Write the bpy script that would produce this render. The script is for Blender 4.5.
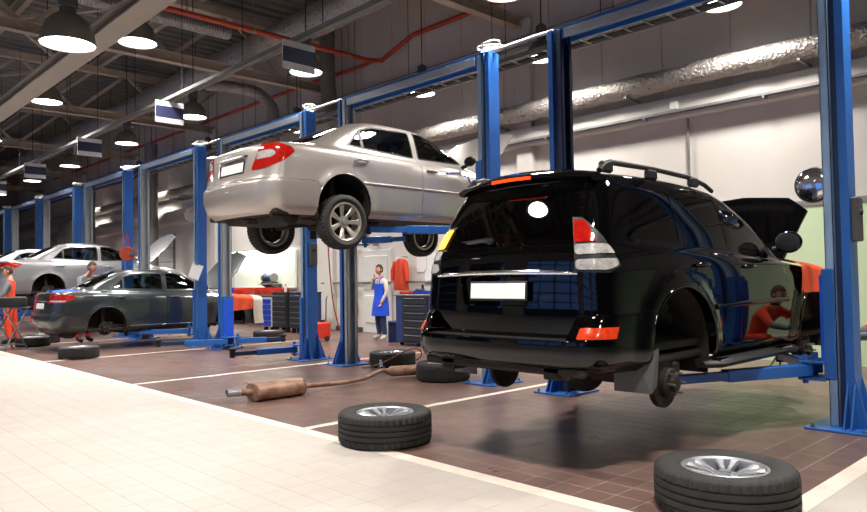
import bpy, bmesh, math, random
from mathutils import Vector, Matrix, Euler
random.seed(11)
for _o in list(bpy.data.objects):
    bpy.data.objects.remove(_o)
SC = bpy.context.scene
COL = SC.collection
PI = math.pi

# ---------------------------------------------------------------- camera
CAM_H = 1.33
_yaw, _pitch, _roll = math.radians(-46.33), math.radians(1.893), math.radians(-.869)
_f = Vector((math.sin(_yaw) * math.cos(_pitch), math.cos(_yaw) * math.cos(_pitch), math.sin(_pitch)))
_r = Vector((math.cos(_yaw), -math.sin(_yaw), 0))
_u = _r.cross(_f)
_r, _u = _r * math.cos(_roll) + _u * math.sin(_roll), _u * math.cos(_roll) - _r * math.sin(_roll)
cam_data = bpy.data.cameras.new('camera')
cam_data.sensor_width = 36.0
cam_data.lens = 36.0 * 706.1 / 867.0
cam_data.clip_end = 200
cam = bpy.data.objects.new('camera', cam_data)
COL.objects.link(cam)
cam.matrix_world = Matrix(((_r.x, _u.x, -_f.x, 0), (_r.y, _u.y, -_f.y, 0), (_r.z, _u.z, -_f.z, CAM_H), (0, 0, 0, 1)))
SC.camera = cam

# ---------------------------------------------------------------- world and exposure
world = bpy.data.worlds.new('world')
SC.world = world
world.use_nodes = True
world.node_tree.nodes['Background'].inputs['Color'].default_value = (.20, .40, 1.0, 1)
world.node_tree.nodes['Background'].inputs['Strength'].default_value = 1.3
SC.view_settings.view_transform = 'Standard'
SC.view_settings.look = 'None'
SC.view_settings.gamma = 1.0
SC.view_settings.use_curve_mapping = False
SC.view_settings.exposure = 0.0
LAMP_W = 150.0          # watts of every high-bay lamp (its light is made in the lamp's builder)

# ---------------------------------------------------------------- colour and material helpers
def srgb(h):
    h = h.lstrip('#')
    out = []
    for i in (0, 2, 4):
        c = int(h[i:i + 2], 16) / 255
        out.append(c / 12.92 if c <= .04045 else ((c + .055) / 1.055) ** 2.4)
    return (*out, 1.0)

def N(nt, kind, **kw):
    n = nt.nodes.new(kind)
    for k, v in kw.items():
        if k in n.inputs:
            n.inputs[k].default_value = v
        else:
            setattr(n, k, v)
    return n

def pmat(name, col, rough=.5, metal=0.0, var=.12, vscale=5.0, bump=0.0, bscale=80.0, coat=0.0, spec=.5,
         col2=None, mask=(.45, .65), emit=0.0, aniso=0.0, rvar=0.0, ior=None):
    """one Principled material with object-space noise in colour, roughness and relief"""
    m = bpy.data.materials.new(name)
    m.use_nodes = True
    nt = m.node_tree
    b = nt.nodes['Principled BSDF']
    c = srgb(col) if isinstance(col, str) else (*col, 1.0)
    tc = N(nt, 'ShaderNodeTexCoord')
    nz = N(nt, 'ShaderNodeTexNoise', Scale=vscale, Detail=4.0, Roughness=.6)
    nt.links.new(tc.outputs['Object'], nz.inputs['Vector'])
    if col2 is None:
        ra = nt.nodes.new('ShaderNodeMapRange')
        ra.inputs[1].default_value, ra.inputs[2].default_value = .25, .75
        ra.inputs[3].default_value, ra.inputs[4].default_value = 1 - var, 1 + var
        nt.links.new(nz.outputs['Fac'], ra.inputs[0])
        mx = N(nt, 'ShaderNodeVectorMath', operation='SCALE')
        mx.inputs[0].default_value = c[:3]
        nt.links.new(ra.outputs[0], mx.inputs['Scale'])
        nt.links.new(mx.outputs[0], b.inputs['Base Color'])
    else:
        ra = nt.nodes.new('ShaderNodeMapRange')
        ra.inputs[1].default_value, ra.inputs[2].default_value = mask
        nt.links.new(nz.outputs['Fac'], ra.inputs[0])
        mx = N(nt, 'ShaderNodeMixRGB')
        mx.inputs[1].default_value, mx.inputs[2].default_value = c, srgb(col2)
        nt.links.new(ra.outputs[0], mx.inputs[0])
        nt.links.new(mx.outputs[0], b.inputs['Base Color'])
    b.inputs['Roughness'].default_value = rough
    if rvar:
        rr = nt.nodes.new('ShaderNodeMapRange')
        rr.inputs[1].default_value, rr.inputs[2].default_value = .3, .7
        rr.inputs[3].default_value, rr.inputs[4].default_value = max(.02, rough - rvar), min(1, rough + rvar)
        nt.links.new(nz.outputs['Fac'], rr.inputs[0])
        nt.links.new(rr.outputs[0], b.inputs['Roughness'])
    b.inputs['Metallic'].default_value = metal
    b.inputs['Specular IOR Level'].default_value = spec
    b.inputs['Coat Weight'].default_value = coat
    b.inputs['Coat Roughness'].default_value = .04
    if ior: b.inputs['IOR'].default_value = ior
    if emit:
        b.inputs['Emission Color'].default_value = c
        b.inputs['Emission Strength'].default_value = emit
    if bump:
        n2 = N(nt, 'ShaderNodeTexNoise', Scale=bscale, Detail=3.0)
        nt.links.new(tc.outputs['Object'], n2.inputs['Vector'])
        bp = N(nt, 'ShaderNodeBump', Strength=bump, Distance=.01)
        nt.links.new(n2.outputs['Fac'], bp.inputs['Height'])
        nt.links.new(bp.outputs[0], b.inputs['Normal'])
    return m

def glass_mat(name, tint, refl=1.0, rough=.02):
    m = bpy.data.materials.new(name)
    m.use_nodes = True
    nt = m.node_tree
    out = nt.nodes['Material Output']
    nt.nodes.remove(nt.nodes['Principled BSDF'])
    tr = N(nt, 'ShaderNodeBsdfTransparent', Color=(*tint, 1))
    gl = N(nt, 'ShaderNodeBsdfGlossy', Roughness=rough)
    fr = N(nt, 'ShaderNodeFresnel', IOR=1.52)
    mu = N(nt, 'ShaderNodeMath', operation='MULTIPLY')
    mu.inputs[1].default_value = refl
    nt.links.new(fr.outputs[0], mu.inputs[0])
    mx = N(nt, 'ShaderNodeMixShader')
    nt.links.new(mu.outputs[0], mx.inputs[0])
    nt.links.new(tr.outputs[0], mx.inputs[1])
    nt.links.new(gl.outputs[0], mx.inputs[2])
    nt.links.new(mx.outputs[0], out.inputs[0])
    return m

M = {}
M['blue'] = pmat('lift_blue_paint', '#2762ae', .38, var=.10, vscale=3, rvar=.1, bump=.03, bscale=30)
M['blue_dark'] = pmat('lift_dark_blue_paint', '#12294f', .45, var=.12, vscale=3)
M['blue_bright'] = pmat('pad_bright_blue', '#1b55d8', .5, var=.1)
M['rail'] = pmat('bare_rail_steel', '#a9b0b8', .42, .55, var=.12, vscale=4, rvar=.1)
M['rail_dirty'] = pmat('greasy_rail_steel', '#7d7a70', .5, .4, col2='#8f948c', mask=(.4, .7), vscale=3)
M['steel'] = pmat('steel', '#8d8f92', .35, .85, var=.1)
M['chrome'] = pmat('chrome', '#e4e6ea', .1, 1.0, var=.03)
M['dark_metal'] = pmat('dark_metal', '#26241f', .6, .5, var=.25, vscale=9)
M['rust'] = pmat('rusty_steel', '#9c7c68', .55, .35, col2='#7c5844', mask=(.42, .62), vscale=9, bump=.25, bscale=60)
M['brake'] = pmat('rusty_brake_iron', '#2e2621', .6, .5, col2='#4c3b30', mask=(.5, .7), vscale=14, bump=.2)
M['under'] = pmat('underbody_dirt', '#1d1a18', .85, 0, col2='#2d2620', mask=(.4, .65), vscale=6, bump=.2, bscale=30)
M['well'] = pmat('wheel_well_dirt', '#2a1f18', .9, 0, col2='#17130f', mask=(.4, .65), vscale=5, bump=.3, bscale=25)
M['rubber'] = pmat('tyre_rubber', '#242221', .68, 0, var=.2, vscale=7, bump=.15, bscale=140)
M['rubber_dusty'] = pmat('dusty_tyre_rubber', '#2b2826', .74, 0, col2='#201e1d', mask=(.4, .65), vscale=6, bump=.15, bscale=140)
M['black_plastic'] = pmat('black_plastic', '#17171a', .5, 0, var=.15, bump=.05, bscale=200)
M['grey_plastic'] = pmat('grey_plastic', '#4b4a48', .55, 0, var=.12)
M['alloy'] = pmat('alloy_wheel', '#b9bbbf', .32, .75, var=.06, rvar=.08)
M['alloy_dull'] = pmat('dull_alloy_wheel', '#a9a297', .4, .6, var=.08)
M['black_paint'] = pmat('black_car_paint', '#030304', .3, 0, var=.05, coat=1.0, spec=.0)
M['champagne'] = pmat('champagne_car_paint', '#b4aca5', .33, .5, var=.03, vscale=2, coat=.8, spec=.5)
M['silver_paint'] = pmat('silver_car_paint', '#98979a', .32, .55, var=.03, vscale=2, coat=.8)
M['grey_paint'] = pmat('dark_grey_car_paint', '#33393a', .3, .45, var=.05, vscale=2, coat=1.0)
M['white_paint'] = pmat('white_car_paint', '#c2c4c4', .3, .1, var=.03, vscale=2, coat=.8)
M['red_lens'] = pmat('red_lens', '#a3150c', .12, 0, var=.35, vscale=26, coat=.6)
M['orange_lens'] = pmat('orange_lens', '#cf3a18', .15, 0, var=.3, vscale=30, coat=.6)
M['clear_lens'] = pmat('clear_lens', '#b9b6b2', .12, .2, var=.4, vscale=22, coat=.6)
M['brake_lit'] = pmat('lit_brake_light', '#ff3c08', .3, emit=1.6, var=.3, vscale=60)
M['side_lit'] = pmat('lit_marker_light', '#ffb020', .3, emit=1.2, var=.3, vscale=20)
M['plate_white'] = pmat('number_plate_white', '#f4f6f5', .4, var=.03)
M['glass_dark'] = glass_mat('tinted_glass', (.012, .012, .014), 1.1)
M['glass'] = glass_mat('car_glass', (.45, .5, .47), 1.1)
M['interior'] = pmat('car_interior', '#1c1b1a', .85, 0, var=.2)
M['interior_grey'] = pmat('car_interior_grey', '#5a554e', .85, 0, var=.15)
M['galv'] = pmat('galvanised_steel', '#8f8d8a', .45, .6, var=.15, vscale=5, rvar=.12)
M['truss'] = pmat('beige_truss_paint', '#aa9b8a', .6, 0, var=.12, vscale=2)
M['orange_pipe'] = pmat('orange_pipe_paint', '#b23d1c', .45, 0, var=.12)
M['lamp_shell'] = pmat('lamp_shell', '#7d766c', .45, .45, var=.1)
M['lamp_lens'] = pmat('lamp_lens', '#ffffff', .4, emit=14.0, var=.0)
M['sign_white'] = pmat('sign_white', '#c9c6c8', .5, var=.04)
M['sign_navy'] = pmat('sign_navy', '#272a48', .45, var=.06)
M['cable_white'] = pmat('white_cable', '#c9c3b6', .55, var=.08)
M['orange_cloth'] = pmat('orange_cloth', '#d9502a', .85, 0, var=.12, vscale=12, bump=.2, bscale=120)
M['orange_wear'] = pmat('orange_workwear', '#cf3c1a', .85, 0, var=.15, vscale=8, bump=.15)
M['grey_wear'] = pmat('grey_workwear', '#6e747a', .85, 0, var=.15, vscale=8)
M['blue_wear'] = pmat('blue_apron', '#1148c4', .85, 0, var=.12, vscale=8, bump=.1)
M['white_wear'] = pmat('white_sweater', '#c9c0b4', .9, 0, var=.08)
M['jeans'] = pmat('blue_jeans', '#2a3a5a', .9, 0, var=.2, vscale=12)
M['skin'] = pmat('skin', '#c98d72', .6, 0, var=.08)
M['hair'] = pmat('brown_hair', '#3a2418', .75, 0, var=.2, bump=.2)
M['black_shoe'] = pmat('black_shoe', '#151413', .5, 0, var=.1)
M['white_shoe'] = pmat('pale_shoe', '#b8b0a4', .6, 0, var=.1)
M['chest_dark'] = pmat('tool_chest_dark', '#33353a', .42, .2, var=.1)
M['chest_blue'] = pmat('tool_chest_blue', '#1740b8', .4, 0, var=.1)
M['bench_blue'] = pmat('bench_blue', '#203a6c', .5, 0, var=.1)
M['red_plastic'] = pmat('red_plastic', '#c5301c', .5, 0, var=.12)
M['paper'] = pmat('paper', '#dcdcdc', .8, 0, var=.04)
M['wood'] = pmat('worn_wood', '#8a6a48', .65, 0, var=.2, vscale=10)
M['white_board'] = pmat('white_board', '#e4e8dc', .6, 0, var=.03)
M['white_metal'] = pmat('white_metal', '#c9c8c2', .45, 0, var=.05)
M['channel'] = pmat('matt_grey_channel', '#6c6b6a', .8, 0, var=.1)
M['tape_white'] = pmat('floor_line_paint', '#d5cbbd', .5, 0, var=.10, vscale=6, rvar=.1)

def foil_mat():
    m = pmat('crumpled_foil', '#a9a29b', .36, .55, var=.25, vscale=14, rvar=.12)
    nt = m.node_tree
    b = nt.nodes['Principled BSDF']
    tc = nt.nodes['Texture Coordinate']
    v = N(nt, 'ShaderNodeTexVoronoi', Scale=20.0)
    n = N(nt, 'ShaderNodeTexNoise', Scale=24.0, Detail=4.0)
    nt.links.new(tc.outputs['Object'], v.inputs['Vector'])
    nt.links.new(tc.outputs['Object'], n.inputs['Vector'])
    ad = N(nt, 'ShaderNodeMath', operation='ADD')
    nt.links.new(v.outputs['Distance'], ad.inputs[0])
    nt.links.new(n.outputs['Fac'], ad.inputs[1])
    bp = N(nt, 'ShaderNodeBump', Strength=.7, Distance=.03)
    nt.links.new(ad.outputs[0], bp.inputs['Height'])
    nt.links.new(bp.outputs[0], b.inputs['Normal'])
    return m
M['foil'] = foil_mat()

def tile_mat(name, col, col2, rough, size, grid, spec=.5, cell=(.88, 1.1)):
    """floor tile: every 0.2 m cell gets its own shade; wear and smears on top"""
    m = bpy.data.materials.new(name)
    m.use_nodes = True
    nt = m.node_tree
    b = nt.nodes['Principled BSDF']
    ge = N(nt, 'ShaderNodeNewGeometry')
    dv = N(nt, 'ShaderNodeVectorMath', operation='SCALE')
    dv.inputs['Scale'].default_value = 1 / size
    nt.links.new(ge.outputs['Position'], dv.inputs[0])
    off = N(nt, 'ShaderNodeVectorMath', operation='ADD')
    off.inputs[1].default_value = (grid[0], grid[1], 0)
    nt.links.new(dv.outputs[0], off.inputs[0])
    fl = N(nt, 'ShaderNodeVectorMath', operation='FLOOR')
    nt.links.new(off.outputs[0], fl.inputs[0])
    sx = N(nt, 'ShaderNodeSeparateXYZ')
    nt.links.new(fl.outputs[0], sx.inputs[0])
    cx = N(nt, 'ShaderNodeCombineXYZ')
    nt.links.new(sx.outputs[0], cx.inputs[0])
    nt.links.new(sx.outputs[1], cx.inputs[1])
    wn = N(nt, 'ShaderNodeTexWhiteNoise', noise_dimensions='2D')
    nt.links.new(cx.outputs[0], wn.inputs['Vector'])
    nz = N(nt, 'ShaderNodeTexNoise', Scale=1.1, Detail=5.0, Roughness=.65)
    nt.links.new(ge.outputs['Position'], nz.inputs['Vector'])
    ra = nt.nodes.new('ShaderNodeMapRange')
    ra.inputs[1].default_value, ra.inputs[2].default_value = .3, .7
    nt.links.new(nz.outputs['Fac'], ra.inputs[0])
    mx = N(nt, 'ShaderNodeMixRGB')
    mx.inputs[1].default_value, mx.inputs[2].default_value = srgb(col), srgb(col2)
    nt.links.new(ra.outputs[0], mx.inputs[0])
    r2 = nt.nodes.new('ShaderNodeMapRange')
    r2.inputs[3].default_value, r2.inputs[4].default_value = cell
    nt.links.new(wn.outputs['Value'], r2.inputs[0])
    sc = N(nt, 'ShaderNodeVectorMath', operation='SCALE')
    nt.links.new(mx.outputs[0], sc.inputs[0])
    nt.links.new(r2.outputs[0], sc.inputs['Scale'])
    nt.links.new(sc.outputs[0], b.inputs['Base Color'])
    r3 = nt.nodes.new('ShaderNodeMapRange')
    r3.inputs[1].default_value, r3.inputs[2].default_value = .3, .7
    r3.inputs[3].default_value, r3.inputs[4].default_value = rough - .06, rough + .08
    nt.links.new(nz.outputs['Fac'], r3.inputs[0])
    nt.links.new(r3.outputs[0], b.inputs['Roughness'])
    b.inputs['Specular IOR Level'].default_value = spec
    n3 = N(nt, 'ShaderNodeTexNoise', Scale=45.0, Detail=2.0)
    nt.links.new(ge.outputs['Position'], n3.inputs['Vector'])
    bp = N(nt, 'ShaderNodeBump', Strength=.03, Distance=.004)
    nt.links.new(n3.outputs['Fac'], bp.inputs['Height'])
    nt.links.new(bp.outputs[0], b.inputs['Normal'])
    return m
M['tile_dark'] = tile_mat('dark_floor_tile', '#71564d', '#62504b', .32, .2, (.95, .05), spec=.3)
M['tile_cream'] = tile_mat('cream_floor_tile', '#bdb4ac', '#b4aba3', .40, .2, (.95, .7), spec=.4, cell=(.975, 1.02))
M['grout_dark'] = pmat('dark_grout', '#9d8a82', .8, var=.15, vscale=2)
M['grout_cream'] = pmat('cream_grout', '#a0968d', .8, var=.1, vscale=2)

# ---------------------------------------------------------------- mesh builder
class MB:
    def __init__(s):
        s.v, s.f = [], []
    def add(s, vs, fs):
        o = len(s.v)
        s.v += [Vector(p) for p in vs]
        s.f += [tuple(i + o for i in f) for f in fs]
        return s
    def box(s, c, d, bev=0, rot=None):
        c = Vector(c); hx, hy, hz = d[0] / 2, d[1] / 2, d[2] / 2
        R = rot if rot is not None else Matrix.Identity(3)
        if isinstance(R, (int, float)): R = Matrix.Rotation(R, 3, 'Z')
        sg = [(x, y, z) for x in (-1, 1) for y in (-1, 1) for z in (-1, 1)]
        if not bev:
            vs = [c + R @ Vector((x * hx, y * hy, z * hz)) for x, y, z in sg]
            return s.add(vs, [(0, 1, 3, 2), (4, 6, 7, 5), (0, 4, 5, 1), (2, 3, 7, 6), (0, 2, 6, 4), (1, 5, 7, 3)])
        b = min(bev, hx * .98, hy * .98, hz * .98)
        vs, ix = [], {}
        for k, (x, y, z) in enumerate(sg):
            for a, p in enumerate(((x * hx, y * (hy - b), z * (hz - b)), (x * (hx - b), y * hy, z * (hz - b)), (x * (hx - b), y * (hy - b), z * hz))):
                ix[(x, y, z, a)] = len(vs)
                vs.append(c + R @ Vector(p))
        fs = []
        for a in range(3):
            for q in (-1, 1):
                o = [i for i in range(3) if i != a]
                loop = []
                for (p1, p2) in ((-1, -1), (1, -1), (1, 1), (-1, 1)):
                    t = [0, 0, 0]; t[a] = q; t[o[0]] = p1; t[o[1]] = p2
                    loop.append(ix[(*t, a)])
                fs.append(tuple(loop))
        for a in range(3):
            o = [i for i in range(3) if i != a]
            for p1 in (-1, 1):
                for p2 in (-1, 1):
                    t0 = [0, 0, 0]; t1 = [0, 0, 0]
                    t0[a] = -1; t1[a] = 1
                    for t in (t0, t1): t[o[0]] = p1; t[o[1]] = p2
                    fs.append((ix[(*t0, o[0])], ix[(*t1, o[0])], ix[(*t1, o[1])], ix[(*t0, o[1])]))
        for t in sg:
            fs.append((ix[(*t, 0)], ix[(*t, 1)], ix[(*t, 2)]))
        return s.add(vs, fs)
    def box2(s, a, b, bev=0):
        a, b = Vector(a), Vector(b)
        return s.box((a + b) / 2, [abs(q) for q in (b - a)], bev)
    def bar(s, p0, p1, w, h, bev=0, up=(0, 0, 1)):
        p0, p1 = Vector(p0), Vector(p1)
        d = (p1 - p0); L = d.length; d.normalize()
        up = Vector(up)
        if abs(d.dot(up)) > .99: up = Vector((0, 1, 0))
        x = d.cross(up).normalized(); z = x.cross(d)
        R = Matrix((x, d, z)).transposed()
        return s.box((p0 + p1) / 2, (w, L, h), bev, R)
    def frame(s, d):
        d = Vector(d).normalized()
        a = Vector((0, 0, 1)) if abs(d.z) < .9 else Vector((1, 0, 0))
        x = d.cross(a).normalized()
        return x, d.cross(x), d
    def cyl(s, p0, p1, r0, r1=None, n=16, caps=True):
        r1 = r0 if r1 is None else r1
        p0, p1 = Vector(p0), Vector(p1)
        x, y, d = s.frame(p1 - p0)
        vs = []
        for p, r in ((p0, r0), (p1, r1)):
            for i in range(n):
                t = 2 * PI * i / n
                vs.append(p + x * math.cos(t) * r + y * math.sin(t) * r)
        fs = [(i, (i + 1) % n, n + (i + 1) % n, n + i) for i in range(n)]
        if caps: fs += [tuple(range(n))[::-1], tuple(range(n, 2 * n))]
        return s.add(vs, fs)
    def lathe(s, prof, org, axis=(0, 0, 1), n=32, close=False, caps=True, rf=None, arc=2 * PI, start=0):
        """prof: (radius, height) pairs; close joins last to first; rf(i_profile, j_angle, r) may alter radii"""
        x, y, d = s.frame(axis)
        org = Vector(org)
        full = arc > 2 * PI - 1e-4
        cnt = n if full else n + 1
        vs = []
        for i, (r, h) in enumerate(prof):
            for j in range(cnt):
                t = start + arc * j / n
                q = rf(i, j, r) if rf else r
                vs.append(org + d * h + (x * math.cos(t) + y * math.sin(t)) * q)
        fs = []
        m = len(prof)
        for i in range(m if close else m - 1):
            a, b = i * cnt, ((i + 1) % m) * cnt
            for j in range(n):
                k = (j + 1) % cnt
                fs.append((a + j, a + k, b + k, b + j))
        if caps and not close and full:
            if prof[0][0] > 1e-5: fs.append(tuple(range(cnt))[::-1])
            if prof[-1][0] > 1e-5: fs.append(tuple((m - 1) * cnt + j for j in range(cnt)))
        return s.add(vs, fs)
    def tube(s, pts, r, n=8, caps=True):
        pts = [Vector(p) for p in pts]
        rs = r if isinstance(r, (list, tuple)) else [r] * len(pts)
        vs = []
        x = None
        for i, p in enumerate(pts):
            t = (pts[min(i + 1, len(pts) - 1)] - pts[max(i - 1, 0)]).normalized()
            if x is None: x, y, _ = s.frame(t)
            else:
                x = (x - t * x.dot(t)).normalized(); y = t.cross(x)
            for j in range(n):
                a = 2 * PI * j / n
                vs.append(p + x * math.cos(a) * rs[i] + y * math.sin(a) * rs[i])
        fs = []
        for i in range(len(pts) - 1):
            for j in range(n):
                k = (j + 1) % n
                fs.append((i * n + j, i * n + k, (i + 1) * n + k, (i + 1) * n + j))
        if caps: fs += [tuple(range(n))[::-1], tuple((len(pts) - 1) * n + j for j in range(n))]
        return s.add(vs, fs)
    def prism(s, poly, vec):
        n = len(poly); vec = Vector(vec)
        vs = [Vector(p) for p in poly] + [Vector(p) + vec for p in poly]
        fs = [tuple(range(n))[::-1], tuple(range(n, 2 * n))] + [(i, (i + 1) % n, n + (i + 1) % n, n + i) for i in range(n)]
        return s.add(vs, fs)
    def grid(s, rows, thick=0, vec=(0, 0, -1)):
        a, b = len(rows), len(rows[0])
        vs = [Vector(p) for r in rows for p in r]
        fs = [(i * b + j, i * b + j + 1, (i + 1) * b + j + 1, (i + 1) * b + j) for i in range(a - 1) for j in range(b - 1)]
        if thick:
            v2 = [p + Vector(vec) * thick for p in vs]
            o = len(vs)
            f2 = [tuple(k + o for k in f[::-1]) for f in fs]
            ring = [j for j in range(b)] + [i * b + b - 1 for i in range(1, a)] + [(a - 1) * b + j for j in range(b - 2, -1, -1)] + [i * b for i in range(a - 2, 0, -1)]
            f3 = [(ring[i], ring[(i + 1) % len(ring)], ring[(i + 1) % len(ring)] + o, ring[i] + o) for i in range(len(ring))]
            vs, fs = vs + v2, fs + f2 + f3
        return s.add(vs, fs)
    def ellipsoid(s, c, r, n=16, m=10, R=None):
        c = Vector(c); vs = []; fs = []
        R = R or Matrix.Identity(3)
        for i in range(m + 1):
            t = PI * i / m
            for j in range(n):
                a = 2 * PI * j / n
                vs.append(c + R @ Vector((r[0] * math.sin(t) * math.cos(a), r[1] * math.sin(t) * math.sin(a), r[2] * math.cos(t))))
        for i in range(m):
            for j in range(n):
                k = (j + 1) % n
                fs.append((i * n + j, i * n + k, (i + 1) * n + k, (i + 1) * n + j))
        return s.add(vs, fs)
    def mesh(s, name, smooth=35, inv=None, recalc=True):
        me = bpy.data.meshes.new(name)
        vs = [inv @ p for p in s.v] if inv is not None else s.v
        me.from_pydata([tuple(p) for p in vs], [], s.f)
        bm = bmesh.new(); bm.from_mesh(me)
        bmesh.ops.remove_doubles(bm, verts=bm.verts, dist=2e-5)
        if recalc: bmesh.ops.recalc_face_normals(bm, faces=bm.faces)
        for f in bm.faces: f.smooth = smooth > 0
        bm.to_mesh(me); bm.free()
        if smooth and smooth < 180: me.set_sharp_from_angle(angle=math.radians(smooth))
        return me
    def build(s, name, mat, parent=None, smooth=35, world=False, recalc=True):
        inv = None
        if world and parent is not None:
            root = parent
            while root.parent is not None: root = root.parent
            inv = (Matrix.Translation(root.location) @ root.rotation_euler.to_matrix().to_4x4()).inverted()
        return link(name, s.mesh(name, smooth, inv, recalc), mat, parent)

def link(name, me, mat, parent=None):
    o = bpy.data.objects.new(name, me)
    if mat is not None:
        mm = M[mat] if isinstance(mat, str) else mat
        if not me.materials: me.materials.append(mm)
    COL.objects.link(o)
    if parent is not None: o.parent = parent
    return o

def tag(o, label=None, cat=None, group=None, kind=None):
    if label: o['label'] = label
    if cat: o['category'] = cat
    if group: o['group'] = group
    if kind: o['kind'] = kind
    return o

def thing(name, label, cat, loc=(0, 0, 0), rz=0, group=None):
    o = bpy.data.objects.new(name, None)
    o.empty_display_size = .1
    COL.objects.link(o)
    o.location = loc
    o.rotation_euler = (0, 0, rz)
    return tag(o, label, cat, group)

def dup(root, loc, rz=0, label=None, group=None):
    def rec(o, parent):
        c = o.copy()
        COL.objects.link(c)
        c.parent = parent
        for ch in list(o.children): rec(ch, c)
        return c
    r = rec(root, None)
    r.location = loc
    r.rotation_euler = (root.rotation_euler.x, root.rotation_euler.y, rz)
    if label: r['label'] = label
    if group: r['group'] = group
    return r

def struct(o):
    o['kind'] = 'structure'
    return o
# ================================================================ the hall
X0, X1, Y0, Y1, ZT = -48.0, 14.0, -7.0, 11.3, 8.3
TS = .2
EX, EY = -1.59, 3.59          # edges of the dark bay floor
SW = .13                      # width of the pale border strip

def cam_px(p):
    d = Vector(p) - Vector((0, 0, CAM_H))
    z = d.dot(_f)
    return (433.5 + 706.1 * d.dot(_r) / z, 256 - 706.1 * d.dot(_u) / z) if z > .2 else None

def quad_floor(mb, x0, x1, y0, y1, z):
    mb.add([(x0, y0, z), (x1, y0, z), (x1, y1, z), (x0, y1, z)], [(0, 1, 2, 3)])

def make_tiled_floor(name, gmat, tmat, cells, slabs, part, seedlab):
    """slab with grout; nearest tiles are objects, the other near ones one field mesh, far ones plain slabs"""
    mb = MB()
    for (x0, x1, y0, y1) in slabs['grout']: mb.box2((x0, y0, -.2), (x1, y1, -.0008))
    fl = struct(mb.build(name, gmat, None, 0))
    me = MB().box((0, 0, -.006), (TS - (.005 if 'dark' in tmat else .003), TS - (.005 if 'dark' in tmat else .003), .012), .0005).mesh(part, 0)
    me.materials.append(M[tmat])
    scored = []
    for (cx, cy) in cells:
        a = [cam_px((cx + sx * .1, cy + sy * .1, 0)) for sx, sy in ((-1, -1), (1, -1), (1, 1), (-1, 1))]
        if None in a: area = -1
        else:
            ins = any(0 <= p[0] <= 867 and 0 <= p[1] <= 512 for p in a)
            area = abs(sum(a[i][0] * a[(i + 1) % 4][1] - a[(i + 1) % 4][0] * a[i][1] for i in range(4))) / 2 if ins else -1
        scored.append((area, cx, cy))
    scored.sort(reverse=True)
    for i, (a, cx, cy) in enumerate(scored[:300]):
        if a < 0: break
        o = bpy.data.objects.new(part, me); COL.objects.link(o); o.parent = fl
        o.location = (cx, cy, random.uniform(-.00012, .00012))
    mb = MB()
    h = TS / 2 - (.0025 if 'dark' in tmat else .0015)
    for (a, cx, cy) in scored[300:]:
        z = random.uniform(-.00012, .00012)
        mb.add([(cx - h, cy - h, z), (cx + h, cy - h, z), (cx + h, cy + h, z), (cx - h, cy + h, z),
                (cx - h, cy - h, -.012), (cx + h, cy - h, -.012), (cx + h, cy + h, -.012), (cx - h, cy + h, -.012)],
               [(0, 1, 2, 3), (4, 5, 1, 0), (5, 6, 2, 1), (6, 7, 3, 2), (7, 4, 0, 3)])
    for (x0, x1, y0, y1) in slabs['plain']: quad_floor(mb, x0, x1, y0, y1, 0)
    tag(mb.build(part + '_field', tmat, fl, 0, recalc=False), kind='stuff')
    return fl

nx = 62; ny = 27
dark_cells = [(EX - TS * (i + .5), EY + TS * (j + .5)) for i in range(nx) for j in range(ny)]
xe, ye = EX - TS * nx, EY + TS * ny
floor = make_tiled_floor('floor', 'grout_dark', 'tile_dark', dark_cells,
    {'grout': [(X0, EX, EY, Y1)], 'plain': [(X0, xe, EY, Y1), (xe, EX, ye, Y1)]}, 'floor_tile', 0)
ya = EY - SW
cream_cells = [(EX - TS * (i + .5), ya - TS * (j + .5)) for i in range(-12, 62) for j in range(0, 19)]
xr = EX + SW
for j in range(20):
    for i in range(12):
        cream_cells.append((xr + TS * (i + .5), ya + TS * (j + .5)))
xa0, xa1, yb = EX - TS * 62, EX + TS * 12, ya - TS * 19
floor_aisle = make_tiled_floor('floor_aisle', 'grout_cream', 'tile_cream', cream_cells,
    {'grout': [(X0, X1, Y0, EY), (EX, X1, EY, Y1)],
     'plain': [(X0, xa0, Y0, ya), (xa0, X1, Y0, yb), (xa1, X1, yb, ya), (xr + 12 * TS, X1, ya, Y1), (xr, xr + 12 * TS, ya + 20 * TS, Y1)]}, 'aisle_tile', 0)
# pale border strip (long tiles) and painted bay lines
mb = MB()
for i in range(60):
    x = EX + SW - .6 * i
    mb.box2((x - .597, ya + .002, -.012), (x, EY - .002, .0008), .0015)
struct(mb.build('trim_1', 'tape_white', None, 0))
mb = MB()
for j in range(13):
    y = EY + .6 * j
    mb.box2((EX + .002, y, -.012), (EX + SW - .002, y + .597, .0008), .0015)
struct(mb.build('trim_2', 'tape_white', None, 0))
for x in (-5.46, -9.55, -13.6, -17.72, -21.8, -25.9, -30.0):
    MB().box2((x - .045, EY + .002, -.003), (x + .045, 9.6, .0016)).build('bay_line', 'tape_white', floor, 0)

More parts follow.
